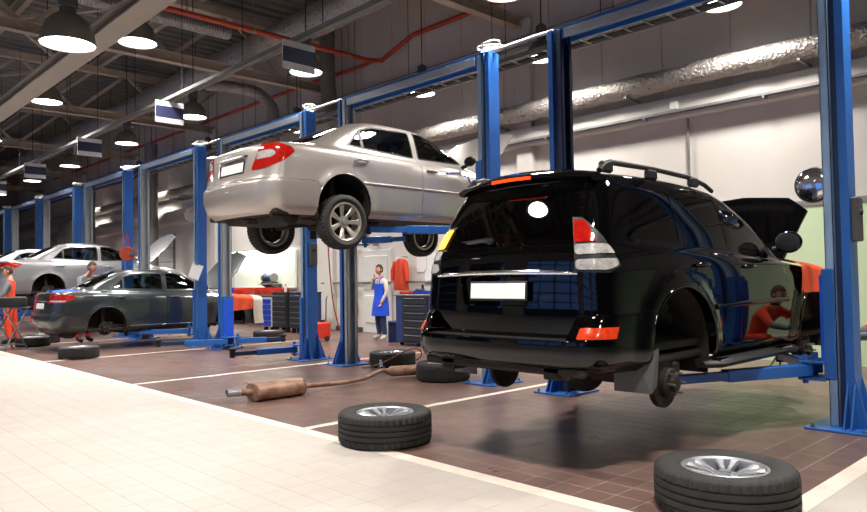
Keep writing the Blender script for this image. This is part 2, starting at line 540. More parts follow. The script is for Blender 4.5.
# ---- walls
wm_low = pmat('white_wall_paint', '#cbc5be', .6, 0, var=.05, vscale=.8, bump=.05, bscale=30)
wm_up = pmat('grey_wall_panel', '#cbc1b8', .6, 0, var=.07, vscale=.9)
wm_green = pmat('pale_green_wall_paint', '#c9dcb4', .55, 0, var=.04, vscale=1)
wm_concrete = pmat('grey_wall', '#8b857e', .7, 0, var=.08, vscale=1)
wall_back = struct(MB().box2((X0, Y1, -.2), (X1, Y1 + .3, ZT + .3)).build('wall_back', wm_low, None, 0))
pm = MB().box((0, 0, 0), (1.19, .03, ZT - 4.36), .006).mesh('wall_panel', 0)
pm.materials.append(wm_up)
x = X0 + .6
while x < X1 - .5:
    o = bpy.data.objects.new('wall_panel', pm); COL.objects.link(o); o.parent = wall_back
    o.location = (x, Y1 - .012, (ZT + 4.36) / 2)
    x += 1.2
MB().box2((X0 + .01, Y1 - .22, 3.98), (X1 - .01, Y1 + .01, 4.34), .015).build('wall_ledge', wm_low, wall_back, 0)
MB().box2((-5.3, Y1 - .025, .0), (X1 - .01, Y1 + .01, 2.33), .004).build('wall_dado', wm_green, wall_back, 0)
MB().box2((-5.3, Y1 - .04, 2.33), (X1 - .01, Y1 + .01, 2.42), .004).build('dado_rail', 'galv', wall_back, 0)
for x in (-9.0, -15.85, -22.6, -29.35, -36.1):
    MB().box2((x - .2, Y1 - .14, 0), (x + .2, Y1 + .01, 6.6), .02).build('wall_pilaster', wm_low, wall_back, 0)
struct(MB().box2((X0 - .3, Y0, -.2), (X0, Y1 + .3, ZT + .3)).build('wall_left', wm_concrete, None, 0))
struct(MB().box2((X1, Y0, -.2), (X1 + .3, Y1 + .3, ZT + .3)).build('wall_right', wm_concrete, None, 0))
# the wall behind the camera: glazed blue gates with evening sky outside (they mirror in the cars)
GX = [-37.6 + 5.8 * i for i in range(9)]
mb = MB().box2((X0 - .3, Y0 - .3, 4.3), (X1 + .3, Y0, ZT + .3))
edges = [X0 - .3] + [e for g in GX for e in (g - 2.1, g + 2.1)] + [X1 + .3]
for i in range(0, len(edges), 2): mb.box2((edges[i], Y0 - .3, -.2), (edges[i + 1], Y0, 4.3))
for g in GX: mb.box2((g - 2.1, Y0 - .3, -.2), (g + 2.1, Y0, 0))
struct(mb.build('wall_front', wm_low, None, 0))
pane_me = MB().box((0, 0, 0), (1.0, .012, .5), .002).mesh('gate_pane', 0)
pane_me.materials.append(glass_mat('gate_glass', (.9, .93, .95), 1.0))
for k, g in enumerate(GX):
    mb = MB()
    for j in range(8): mb.box2((g - 2.1, Y0 - .1, j * .6 - .02 if j else 0), (g + 2.1, Y0 - .04, j * .6 + .06), .004)
    for i in range(5): mb.box2((g - 2.1 + i * 1.03, Y0 - .1, 0), (g - 2.1 + i * 1.03 + .08, Y0 - .04, 4.28), .004)
    mb.box2((g - 2.1, Y0 - .1, .0), (g + 2.1, Y0 - .04, .6))
    d = struct(mb.build('door_%d' % (k + 3), 'bench_blue', None, 0))
    for i in range(4):
        for j in range(1, 7):
            o = bpy.data.objects.new('gate_pane', pane_me); COL.objects.link(o); o.parent = d
            o.location = (g - 2.1 + .04 + 1.03 * (i + .5), Y0 - .07, j * .6 + .33)
    pl = bpy.data.lights.new('portal', 'AREA'); pl.shape = 'RECTANGLE'; pl.size = 4.2; pl.size_y = 3.7
    pl.cycles.is_portal = True
    po = bpy.data.objects.new('portal', pl); COL.objects.link(po)
    po.location = (g, Y0 - .32, 2.4); po.rotation_euler = (math.radians(90), 0, 0)

# door and skirting in the back wall
dr = struct(MB().box2((-14.45, Y1 - .06, 0), (-13.3, Y1 + .01, 2.1), .01).build('door_1', 'white_metal', None, 0))
for a in ((-14.32, .25, -13.43, .95), (-14.32, 1.1, -13.43, 1.95)):
    MB().box2((a[0], Y1 - .085, a[1]), (a[2], Y1 - .05, a[3]), .012).build('door_panel', 'white_metal', dr, 0)
MB().cyl((-13.42, Y1 - .14, 1.02), (-13.55, Y1 - .14, 1.02), .012).cyl((-13.42, Y1 - .06, 1.02), (-13.42, Y1 - .14, 1.02), .014).build('door_handle', 'steel', dr)
dr2 = struct(MB().box2((-28.6, Y1 - .05, 0), (-25.9, Y1 + .01, 3.2), .01).build('door_2', 'galv', None, 0))
for j in range(6):
    MB().box2((-28.55, Y1 - .08, .03 + j * .53), (-25.95, Y1 - .04, .54 + j * .53), .015).build('gate_section', 'white_metal', dr2, 0)
struct(MB().box2((X0 + .02, Y1 - .03, 0), (-14.5, Y1 + .01, .12), .005).build('baseboard_back', 'grey_plastic', None, 0))

# ---- roof deck and steel
rd = MB()
nrib = 132
pts = []
x = X0
P = .4
while x < X1:
    pts += [(x, 0), (x + .14, 0), (x + .18, .07), (x + .36, .07)]
    x += P
deck_m = pmat('dark_roof_deck', '#6d6a64', .55, .2, var=.1, vscale=1)
rows = [[(px, yy, ZT + pz) for (px, pz) in pts] for yy in (Y0, Y1)]
rd.grid(rows)
struct(rd.build('ceiling', deck_m, None, 0, recalc=False))
TRX = [-2.35, -9.1, -15.85, -22.6, -29.35, -36.1, -42.85]
tr_thing = None
ZB, ZC = 6.5, 7.9
for x in TRX:
    mb = MB()
    # bottom chord: two angles and a web plate
    mb.box2((x - .1, Y0 + .02, ZB - .07), (x + .1, Y1 - .05, ZB - .055))
    mb.box2((x - .012, Y0 + .02, ZB - .07), (x + .012, Y1 - .05, ZB + .17))
    mb.box2((x - .1, Y0 + .02, ZB + .155), (x + .1, Y1 - .05, ZB + .17))
    t = struct(mb.build('ceiling_truss', 'truss', None, 0))
    mb = MB()
    mb.box2((x - .1, Y0 + .02, ZC - .1), (x + .1, Y1 - .05, ZC + .1), .01)
    mb.build('top_chord', 'truss', t, 0)
    ys = [Y0 + .3 + 3.0 * i for i in range(7)]
    for i, y in enumerate(ys[:-1]):
        MB().bar((x, y, ZC), (x, y + 1.5, ZB + .06), .09, .09).build('truss_diagonal', 'truss', t, 0)
        MB().bar((x, y + 1.5, ZB + .06), (x, y + 3.0, ZC), .09, .09).build('truss_diagonal', 'truss', t, 0)
for y in (-4.5, -1.5, 1.5, 4.5, 7.5, 10.4):
    mb = MB().box2((X0 + .05, y - .06, ZC + .1), (X1 - .05, y + .06, ZC + .115)).box2((X0 + .05, y - .01, ZC + .1), (X1 - .05, y + .01, ZT)).box2((X0 + .05, y - .06, ZT - .015), (X1 - .05, y + .06, ZT))
    struct(mb.build('ceiling_purlin', 'truss', None, 0))
# sway bracing between trusses, seen as long sloping bars
for i in range(len(TRX) - 1):
    a, b = TRX[i], TRX[i + 1]
    for (y0_, y1_) in ((2.0, 6.6), (6.6, 2.0)):
        o = MB().bar((a, y0_, ZC - .12), (b, y1_, ZC - .12), .08, .08).build('ceiling_brace', 'truss', None, 0)
        struct(o)

# ---- services under the roof
def service(name, label, cat, mb, mat, group=None, smooth=40):
    return tag(mb.build(name, mat, None, smooth), label, cat, group)

def foil_tube(pts, r, seg=.16, n=28, jitter=.012, seed=0):
    """crumpled foil duct along a polyline"""
    rnd = random.Random(seed)
    P3 = [Vector(p) for p in pts]
    path = []
    for a, b in zip(P3[:-1], P3[1:]):
        k = max(2, int((b - a).length / seg))
        path += [a.lerp(b, i / k) for i in range(k)]
    path.append(P3[-1])
    for _ in range(2):
        path = [path[0]] + [(path[i - 1] + path[i] * 2 + path[i + 1]) / 4 for i in range(1, len(path) - 1)] + [path[-1]]
    rs = [r * (1 + rnd.uniform(-1, 1) * jitter / r * .5 + (-.05 if i % 14 == 0 else 0)) for i in range(len(path))]
    mb = MB().tube(path, rs, n)
    for v in mb.v: v += Vector((rnd.uniform(-1, 1), rnd.uniform(-1, 1), rnd.uniform(-1, 1))) * jitter * .6
    return mb

t = thing('ventilation_duct', 'fat crumpled foil duct running along the roof above the lifts', 'duct', (X0, 8.85, 7.1))
foil_tube([(X0 + .2, 8.85, 7.1), (-5.0, 8.85, 7.1), (X1 - .2, 8.85, 7.1)], .34, .3, jitter=.02, seed=1).build('duct_pipe', 'foil', t, 60, True)
for x in (-6.5, -12.2, -18.9, -25.6, -32.0, -39.0):
    MB().lathe([(.355, -.03), (.37, 0), (.355, .03)], (x, 8.85, 7.1), (1, 0, 0), 28, caps=False).build('duct_collar', 'galv', t, 40, True)
    MB().cyl((x, 8.85, 7.4), (x, 8.85, 8.35), .01, n=6).build('hanger_rod', 'dark_metal', t, 40, True)
t = thing('ventilation_duct', 'silver foil duct running along the back wall over the ledge', 'duct', (X0, 10.9, 4.66))
foil_tube([(-46, 10.9, 4.6), (-20, 10.9, 4.6), (-8, 10.9, 4.6), (X1 - .1, 10.9, 4.56)], .175, .16, jitter=.02, seed=2).build('duct_pipe', 'foil', t, 60, True)
for x in (-.8, -3.6, -6.4, -9.4, -12.5, -17, -21, -25):
    MB().box2((x - .02, 10.7, 4.38), (x + .02, 11.2, 4.41)).build('duct_bracket', 'galv', t, 40, True)
t = thing('flexible_duct', 'ribbed flexible duct branching off beside the orange sprinkler pipe', 'duct', (-14.3, 3, 6.8))
rib = MB()
pth = [Vector((-13.62, 2.2 + i * .03, 6.6)) for i in range(165)]
rib.tube(pth, [.14 + .012 * (i % 2) for i in range(165)], 14)
rib.build('duct_pipe', 'galv', t, 20, True)
for y in (3.0, 4.6, 6.2):
    MB().cyl((-13.62, y, 6.72), (-13.62, y, 8.33), .008, n=6).build('hanger_rod', 'dark_metal', t, 40, True)
t = thing('sprinkler_pipe', 'orange sprinkler pipe crossing under the roof and along the back wall', 'pipe', (-13.27, 5, 6.65))
pth = [(-13.27, Y0 + .4, 6.65), (-13.27, 10.6, 6.65), (-13.2, 10.95, 6.7), (-12.9, 11.02, 6.85), (-12.2, 11.08, 7.1), (X1 - .2, 11.08, 7.1)]
MB().tube(pth, .055, 10).build('pipe_run', 'orange_pipe', t, 50, True)
MB().tube([(-13.27, 10.7, 6.65), (-14.0, 10.98, 6.75), (-16.5, 11.05, 6.85), (-40, 11.05, 6.85)], .05, 10).build('pipe_branch', 'orange_pipe', t, 50, True)
for y in (0, 2.5, 5, 7.5, 10):
    MB().cyl((-13.27, y, 6.7), (-13.27, y, 8.33), .008, n=6).lathe([(.06, -.03), (.066, 0), (.06, .03)], (-13.27, y, 6.65), (0, 1, 0), 12, caps=False).build('pipe_hanger', 'galv', t, 40, True)
service('overhead_beam', 'long cream steel beam running high over the aisle', 'beam',
        MB().box2((X0 + .1, 3.24, 4.86), (X1 - .1, 3.56, 4.885)).box2((X0 + .1, 3.38, 4.72), (X1 - .1, 3.42, 4.86)).box2((X0 + .1, 3.24, 4.70), (X1 - .1, 3.56, 4.725)), pmat('cream_beam_paint', '#9d9488', .5, var=.06), None, 0)
# cable channel above the bay mouths
t = thing('cable_channel', 'grey metal cable channel that carries the striped bay signs', 'cable channel', (X0, 5.1, 4.5))
MB().box2((X0 + .1, 5.05, 4.49), (X1 - .1, 5.15, 4.497)).box2((X0 + .1, 5.05, 4.49), (X1 - .1, 5.056, 4.55)).box2((X0 + .1, 5.144, 4.49), (X1 - .1, 5.15, 4.55)).build('channel', 'channel', t, 0, True)
MB().tube([(X0 + .1, 5.08, 4.515), (X1 - .1, 5.08, 4.515)], .018, 8).tube([(X0 + .1, 5.12, 4.512), (X1 - .1, 5.12, 4.512)], .014, 8).build('cable', 'black_plastic', t, 40, True)
for x in [-3.2 - 2.05 * i for i in range(16)]:
    MB().cyl((x, 5.1, 4.55), (x, 5.1, 7.9), .006, n=6).build('hanger_wire', 'dark_metal', t, 40, True)
# ladder tray near the wall
t = thing('cable_ladder', 'long ladder-type cable tray hung in front of the back wall', 'cable tray', (X0, 9.4, 5.07))
MB().box2((X0 + .1, 9.22, 5.04), (X1 - .1, 9.24, 5.12)).build('side_rail', 'galv', t, 0, True)
MB().box2((X0 + .1, 9.58, 5.04), (X1 - .1, 9.6, 5.12)).build('side_rail', 'galv', t, 0, True)
rung = MB().box((0, 9.41 - 9.4, 0), (.03, .34, .02)).mesh('rung', 0)
rung.materials.append(M['galv'])
for i in range(110):
    o = bpy.data.objects.new('rung', rung); COL.objects.link(o); o.parent = t
    o.location = (X1 - .5 - .36 * i - X0, 0, -.01)
MB().tube([(X0 + .1, 9.5, 5.075), (X1 - .1, 9.5, 5.075)], .022, 8).tube([(X0 + .1, 9.45, 5.07), (X1 - .1, 9.45, 5.07)], .016, 8).build('cable', 'black_plastic', t, 40, True)
for x in [-1.5 - 2.2 * i for i in range(15)]:
    MB().cyl((x, 9.23, 5.1), (x, 9.23, 7.9), .006, n=6).cyl((x, 9.59, 5.1), (x, 9.59, 7.9), .006, n=6).build('hanger_wire', 'dark_metal', t, 40, True)
# pipes on the wall
service('heating_pipe', 'pair of thin grey pipes clipped along the upper back wall', 'pipe',
        MB().cyl((X0 + .1, 11.1, 6.0), (X1 - .1, 11.1, 6.0), .035, n=10).cyl((X0 + .1, 11.1, 6.2), (X1 - .1, 11.1, 6.2), .025, n=10), 'galv')
t = thing('conduit_tray', 'narrow conduit tray fixed to the white wall ledge', 'cable tray', (X0, 11.0, 4.05))
MB().box2((-22, 10.98, 4.04), (X1 - .1, 11.07, 4.05)).box2((-22, 10.98, 4.04), (X1 - .1, 10.985, 4.09)).build('tray', 'galv', t, 0, True)
MB().cyl((-22, 11.02, 4.075), (X1 - .1, 11.02, 4.075), .02, n=8).cyl((-22, 11.05, 4.07), (X1 - .1, 11.05, 4.07), .015, n=8).build('conduit', 'steel', t, 40, True)
for x in (-.5, -2.2, -4.2, -6.2, -8.3, -10.4, -12.6, -15):
    MB().box2((x - .02, 10.95, 4.0), (x + .02, 11.078, 4.04)).build('tray_bracket', 'galv', t, 0, True)
t = thing('drop_conduit', 'thin grey conduit dropping down the white wall from a junction box', 'conduit', (-5.55, 11.25, 2.0))
MB().cyl((-5.55, 11.25, 2.0), (-5.55, 11.25, 3.97), .022, n=10).build('pipe', 'galv', t, 40, True)
MB().box2((-5.75, 11.0, 4.1), (-5.6, 11.078, 4.24), .01).build('junction_box', 'white_metal', t, 0, True)
service('wall_rail', 'horizontal grey pipe rail along the lower white wall', 'rail', MB().cyl((-16.2, 11.2, 1.28), (-11.2, 11.2, 1.28), .03, n=10), 'galv')
# vertical and bent exhaust ducts on the wall at the far end
def exhaust_drop(x, top, bot, label, r=.16, y=10.25):
    t = thing('exhaust_duct', label, 'duct', (x, 11, bot))
    foil_tube([(x, y, top), (x, y, (top + bot) / 2), (x + .1, y, bot + .5), (x + .35, y, bot)], r, .15, 18, .01, seed=int(-x)).build('duct_pipe', 'galv', t, 60, True)
    for z in (top - .3, (top + bot) / 2):
        MB().lathe([(r + .01, -.03), (r + .025, 0), (r + .01, .03)], (x, y, z), (0, 0, 1), 18, caps=False).build('duct_collar', 'galv', t, 40, True)
    MB().cyl((x, y, top - .1), (x, y, 8.36), .012, n=6).build('hanger_rod', 'dark_metal', t, 40, True)
    return t
exhaust_drop(-25.5, 6.4, .9, 'silver exhaust duct dropping down the wall behind the grey sedan', .22)
exhaust_drop(-32.4, 5.6, 2.6, 'silver exhaust duct dropping down the far end of the back wall', .3)
exhaust_drop(-15.0, 8.0, 5.4, 'foil duct dropping down the wall over the raised champagne sedan', .2, 10.6)
t = thing('exhaust_duct', 'bent silver duct leaving the roof duct towards the back wall', 'duct', (-18.2, 9, 6))
foil_tube([(-18.9, 9.15, 7.0), (-18.7, 9.8, 7.0), (-18.2, 10.4, 6.85), (-17.8, 10.65, 6.4), (-17.7, 10.65, 5.2)], .17, .12, 18, .008, seed=9).build('duct_pipe', 'foil', t, 60, True)
t = thing('exhaust_duct', 'horizontal silver exhaust manifold low along the wall at the far end', 'duct', (-32, 10.9, 3.6))
foil_tube([(-42, 10.85, 3.7), (-23.5, 10.85, 3.7)], .27, .3, 20, .012, seed=10).build('duct_pipe', 'foil', t, 60, True)
MB().box2((-36.9, 10.3, 3.2), (-34.5, 11.1, 4.3), .05).build('fan_box', 'galv', t, 0, True)

# ---- lamps
def lamp(name, label, loc, dia, group, power=1.0, box=True):
    """high-bay lamp hung from the roof: loc is the centre of the lens"""
    t = thing(name, label, 'lamp', loc, 0, group)
    R = dia / 2
    prof = [(R, 0), (R * .99, .03), (R * .94, .12 * dia / .55), (R * .80, .21 * dia / .55), (R * .58, .28 * dia / .55), (R * .34, .32 * dia / .55), (R * .3, .34 * dia / .55)]
    MB().lathe(prof, (0, 0, 0), n=28, caps=False).lathe([(R * 1.03, -.012), (R * 1.03, .012), (R * .98, .012), (R * .98, -.012)], (0, 0, 0), n=28, close=True).build('reflector', 'lamp_shell', t, 40)
    h = .34 * dia / .55
    MB().lathe([(R * .3, h), (R * .3, h + .05), (R * .36, h + .06), (R * .36, h + .24), (R * .2, h + .27), (.02, h + .3)], (0, 0, 0), n=16).build('ballast_housing', 'grey_plastic', t, 40)
    MB().lathe([(.001, -.004), (R * .7, -.002), (R * .97, .004)], (0, 0, 0), n=28, caps=False).build('lens', 'lamp_lens', t, 40)
    MB().cyl((0, 0, h + .29), (0, 0, ZT + .075 - loc[2]), .01, n=6).build('hanger_rod', 'dark_metal', t, 40)
    ld = bpy.data.lights.new('lamp_light', 'AREA')
    ld.shape = 'DISK'; ld.size = dia * .9
    ld.energy = LAMP_W * power
    ld.color = (1.0, .95, .89)
    ld.spread = math.radians(140)
    lo = bpy.data.objects.new('lamp_light', ld)
    COL.objects.link(lo); lo.parent = t
    lo.location = (0, 0, -.012)
    return t
BAYS = ((-3.4, 'black off-road car'), (-7.55, 'champagne sedan'), (-11.7, 'empty lift'), (-15.85, 'dark grey sedan'), (-20, 'raised silver sedan'), (-24.05, 'white sedan'), (-28.0, 'lift beyond the white sedan'), (-32.1, 'last lift of the row'))
def bay_of(x):
    return min(BAYS, key=lambda b: abs(b[0] - x))[1] if x < -1.5 else 'right-hand passage'
BAYROW = 'high-bay lamps in a row over the lift posts'
for x in (-1.4, -5.75, -10.25, -14.65, -18.5, -23.1, -27.2, -32.0, -37):
    lamp('bay_lamp', 'round high-bay lamp hanging over the lift posts by the ' + bay_of(x), (x, 6.8, 4.95), .56, BAYROW)
for x in (-11.5, -16.5, -21.8, -31.0):
    lamp('roof_lamp', 'round high-bay lamp beyond the cream beam before the ' + bay_of(x), (x, 4.4, 5.25), .6, 'high-bay lamps over the bay mouths')
for x in (-4.37, -7.62, -10.74, -15.5, -20.5, -26.0, -33.0):
    lamp('wall_lamp', 'round high-bay lamp behind the ladder tray beyond the ' + bay_of(x), (x, 10.0, 5.22), .54, 'high-bay lamps near the back wall', .8)
lamp('aisle_lamp', 'big dark domed lamp hanging over the aisle below the cream beam', (-8.75, 2.55, 4.12), .6, 'high-bay lamps over the aisle', .25)
for x in (-17.5, -13.2, -5.45, -1.2, 3.0):
    lamp('aisle_lamp', 'domed high-bay lamp over the aisle before the ' + bay_of(x), (x, 2.35, 4.9), .6, 'high-bay lamps over the aisle', 1.15 if -6 < x < 0 else .6)
for x in (-20, -12, -4.5, 2.5):
    lamp('gate_lamp', 'domed high-bay lamp in front of the blue gates facing the ' + bay_of(x), (x, -3.0, 4.9), .6, 'high-bay lamps in front of the gates', .5)

# ---- striped bay signs
for x in (-3.75, -7.85, -11.9, -16.0, -20.15, -24.2, -28.3):
    t = thing('bay_sign', 'striped navy and white bay sign hanging before the ' + bay_of(x), 'sign', (x, 5.1, 4.12), 0, 'striped bay signs under the cable channel')
    MB().box((0, 0, .16), (.02, .5, .38), .004).build('board', 'sign_white', t, 0)
    MB().box((0, 0, .165), (.026, .496, .2), .002).build('navy_band', 'sign_navy', t, 0)
    for y in (-.2, .2):
        MB().cyl((0, y, .35), (0, y, .37), .006, n=6).build('hook', 'steel', t, 40)
# ================================================================ two-post lifts
M['rail_blue'] = pmat('worn_blue_grey_rail', '#8fabc8', .4, .3, var=.1, vscale=4, rvar=.1)
LY = 6.8
LZ = 4.24
def make_lift(xl, xr, zc, tips, label, folded=False, pad_z=None, group='two-post lifts in a row', rail_left='rail', box=False):
    xc = (xl + xr) / 2
    t = thing('car_lift', label, 'car lift', (xc, LY, 0), 0, group)
    for s, px in ((-1, xl - xc), (1, xr - xc)):
        X = lambda a: px + s * a
        def bx(mb, x0, x1, y0, y1, z0, z1, bev=.004):
            return mb.box2((X(x0), y0, z0), (X(x1), y1, z1), bev)
        mb = MB()
        bx(mb, .02, .09, -.1, .1, .02, LZ)
        p = mb.build('post', 'blue', t, 0)
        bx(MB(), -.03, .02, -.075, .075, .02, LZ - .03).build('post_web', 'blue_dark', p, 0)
        mb = MB()
        bx(mb, -.045, -.03, -.105, .105, .02, LZ - .02, .002)
        for y in (-1, 1):
            bx(mb, -.11, -.03, y * .105, y * .092, .02, LZ - .02, .002)
            bx(mb, -.11, -.10, y * .105, y * .055, .02, LZ - .02, .002)
        mb.build('rail', 'rail_blue' if s > 0 else rail_left, p, 0)
        mb = MB().box2((X(-.26), -.3, 0), (X(.24), .3, .018), .004)
        b = mb.build('base_plate', 'blue', p, 0)
        mb = MB()
        for y in (-.26, -.09, .09, .26):
            mb.cyl((X(.19), y, .018), (X(.19), y, .036), .018, n=6).cyl((X(.19), y, .036), (X(.19), y, .055), .009, n=8)
        for y in (-.26, .26):
            mb.cyl((X(-.2), y, .018), (X(-.2), y, .036), .018, n=6).cyl((X(-.2), y, .036), (X(-.2), y, .055), .009, n=8)
        mb.build('anchor_bolt', 'steel', p, 30)
        mb = MB()
        for y in (-.1, .088):
            mb.prism([(X(.09), y, .018), (X(.19), y, .018), (X(.09), y, .45)], (0, .012, 0))
        for xx in (.03, .085):
            for y in (-1, 1):
                mb.prism([(X(xx), y * .1, .018), (X(xx), y * .26, .018), (X(xx), y * .1, .4)], (s * .012, 0, 0))
        mb.build('gusset', 'blue', p, 0)
        # carriage that rides on the rail
        mb = MB()
        bx(mb, -.14, -.045, -.125, .125, zc, zc + .95, .006)
        c = mb.build('carriage', 'blue', t, 0)
        bx(MB(), -.165, -.135, -.11, .11, zc + .12, zc + .9, .008).build('carriage_pad', 'blue_bright', c, 0)
        mb = MB()
        bx(mb, -.34, -.12, -.17, .17, zc - .02, zc + .0, .004)
        bx(mb, -.34, -.12, -.17, .17, zc + .13, zc + .15, .004)
        for y in (-.13, .13):
            mb.cyl((X(-.29), y, zc - .05), (X(-.29), y, zc + .2), .025, n=12)
        mb.build('arm_bracket', 'blue', c, 30)
        # arms
        for k, y in enumerate((-1, 1)):
            tx, ty = tips[(s, y)]
            p0 = Vector((X(-.29), y * .13, zc + .065))
            p1 = Vector((tx - xc, ty - LY, zc + .065))
            d = (p1 - p0); L = d.length; d.normalize()
            a = MB().bar(p0 - d * .04, p0 + d * L * .62, .1, .1, .006).build('arm', 'blue', t, 0)
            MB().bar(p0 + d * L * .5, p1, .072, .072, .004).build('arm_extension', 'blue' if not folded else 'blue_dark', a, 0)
            ph = pad_z if pad_z is not None else zc + .2
            MB().cyl(p1 - Vector((0, 0, .06)), p1 + Vector((0, 0, .05)), .045, n=16).cyl(p1, (p1.x, p1.y, ph - .04), .02, n=12).build('pad_screw', 'dark_metal', a, 30)
            MB().lathe([(.05, -.045), (.065, -.03), (.065, -.005), (.055, 0)], (p1.x, p1.y, ph), n=18).build('lifting_pad', 'rubber', a, 30)
    # overhead beam with open lower channel
    a, b = xl - xc + .0, xr - xc - .0
    mb = MB().box2((a, -.09, LZ - .005), (b, .09, LZ + .012)).box2((a, -.09, LZ - .14), (b, -.075, LZ)).box2((a, .075, LZ - .14), (b, .09, LZ))
    ob = mb.build('overhead_beam', 'blue', t, 0)
    MB().box2((a + .15, -.105, LZ - .135), (b - .15, -.09, LZ - .03), .003).build('beam_cover', 'rail', ob, 0)
    # cable coil on the right-hand post, conduit to the next lift
    px = xr - xc
    rnd = random.Random(int(xl * 10))
    mb = MB()
    for k in range(4):
        r = rnd.uniform(.08, .13); pts = []
        cx, cy = px + rnd.uniform(-.05, .08), rnd.uniform(-.05, .05)
        tilt = rnd.uniform(-.4, .4)
        for i in range(21):
            q = 2 * PI * i / 20
            pts.append((cx + r * 1.2 * math.cos(q), cy + r * math.sin(q), LZ + .05 + .035 * k * .5 + tilt * r * math.cos(q) * .6))
        mb.tube(pts, .011, 6)
    mb.build('cable_coil', 'cable_white', t, 50)
    if label.find('far') < 0:
        mb = MB().tube([(px + .02, 0, LZ + .03), (px + .3, 0, LZ + .02), (px + .8, 0, LZ + .03), (px + 1.12, 0, LZ + .02)], .02, 8)
        mb.build('conduit', 'cable_white', t, 50)
    # control box on the outer side of the right-hand post
    if not box: return t
    mb = MB().box2((px + .09, -.07, 1.6), (px + .15, .07, 1.98), .01)
    cb = mb.build('control_box', 'grey_plastic', t, 0)
    MB().cyl((px + .15, 0, 1.85), (px + .165, 0, 1.85), .025, n=14).build('button', 'black_plastic', cb, 30)
    return t

def tips_for(xc, yc, dx=.55, a=1.05, b=1.15):
    return {(-1, -1): (xc - dx, yc - a), (1, -1): (xc + dx, yc - a), (-1, 1): (xc - dx, yc + b), (1, 1): (xc + dx, yc + b)}

make_lift(-4.93, -1.98, .42, tips_for(-3.4, 6.3, .56, .95, 1.35), 'blue two-post lift carrying the black off-road car', pad_z=.64, rail_left='blue_dark', box=True)
make_lift(-9.11, -6.04, 1.90, tips_for(-7.55, 6.25, .6, .75, 1.0), 'blue two-post lift holding the champagne sedan high up', pad_z=2.065)
make_lift(-13.25, -10.2, .1, {(-1, -1): (-13.6, 5.6), (1, -1): (-10.62, 5.58), (-1, 1): (-12.6, 7.75), (1, 1): (-11.5, 7.5)}, 'empty blue two-post lift with its arms down on the floor', True, .26, box=True)
make_lift(-17.4, -14.32, .24, tips_for(-15.85, 6.4, .6, .8, 1.0), 'blue two-post lift under the dark grey sedan', pad_z=.365)
make_lift(-21.47, -18.42, .98, tips_for(-19.95, 6.4, .6, .8, 1.0), 'blue two-post lift under the raised silver sedan', pad_z=1.115)
make_lift(-25.6, -22.4, 1.0, tips_for(-24.05, 6.4, .6, .8, 1.0), 'far blue two-post lift under the white sedan', pad_z=1.135)
make_lift(-29.5, -26.3, .3, tips_for(-27.9, 6.4, .9, .8, 1.0), 'far blue two-post lift beyond the white sedan', True, .5)
make_lift(-33.7, -30.6, .3, tips_for(-32.1, 6.4, .9, .8, 1.0), 'farthest blue two-post lift at the end of the row', True, .5)
# ================================================================ car bodies: rings lofted around the car, panels cut out of the skin
def pchip(ys, n_sub):
    """monotone cubic through ys (list of Vectors) with uniform knots; n_sub[i] pieces in interval i"""
    n = len(ys)
    out = []
    d = [ys[i + 1] - ys[i] for i in range(n - 1)]
    m = []
    for i in range(n):
        if i == 0: m.append(d[0].copy())
        elif i == n - 1: m.append(d[-1].copy())
        else:
            v = Vector((0, 0, 0))
            for k in range(3):
                a, b = d[i - 1][k], d[i][k]
                v[k] = 0 if a * b <= 0 else 2 * a * b / (a + b)
            m.append(v)
    for i in range(n - 1):
        for j in range(n_sub[i]):
            t = j / n_sub[i]
            t2, t3 = t * t, t * t * t
            out.append(ys[i] * (2 * t3 - 3 * t2 + 1) + m[i] * (t3 - 2 * t2 + t) + ys[i + 1] * (3 * t2 - 2 * t3) + m[i + 1] * (t3 - t2))
    out.append(ys[-1].copy())
    return out

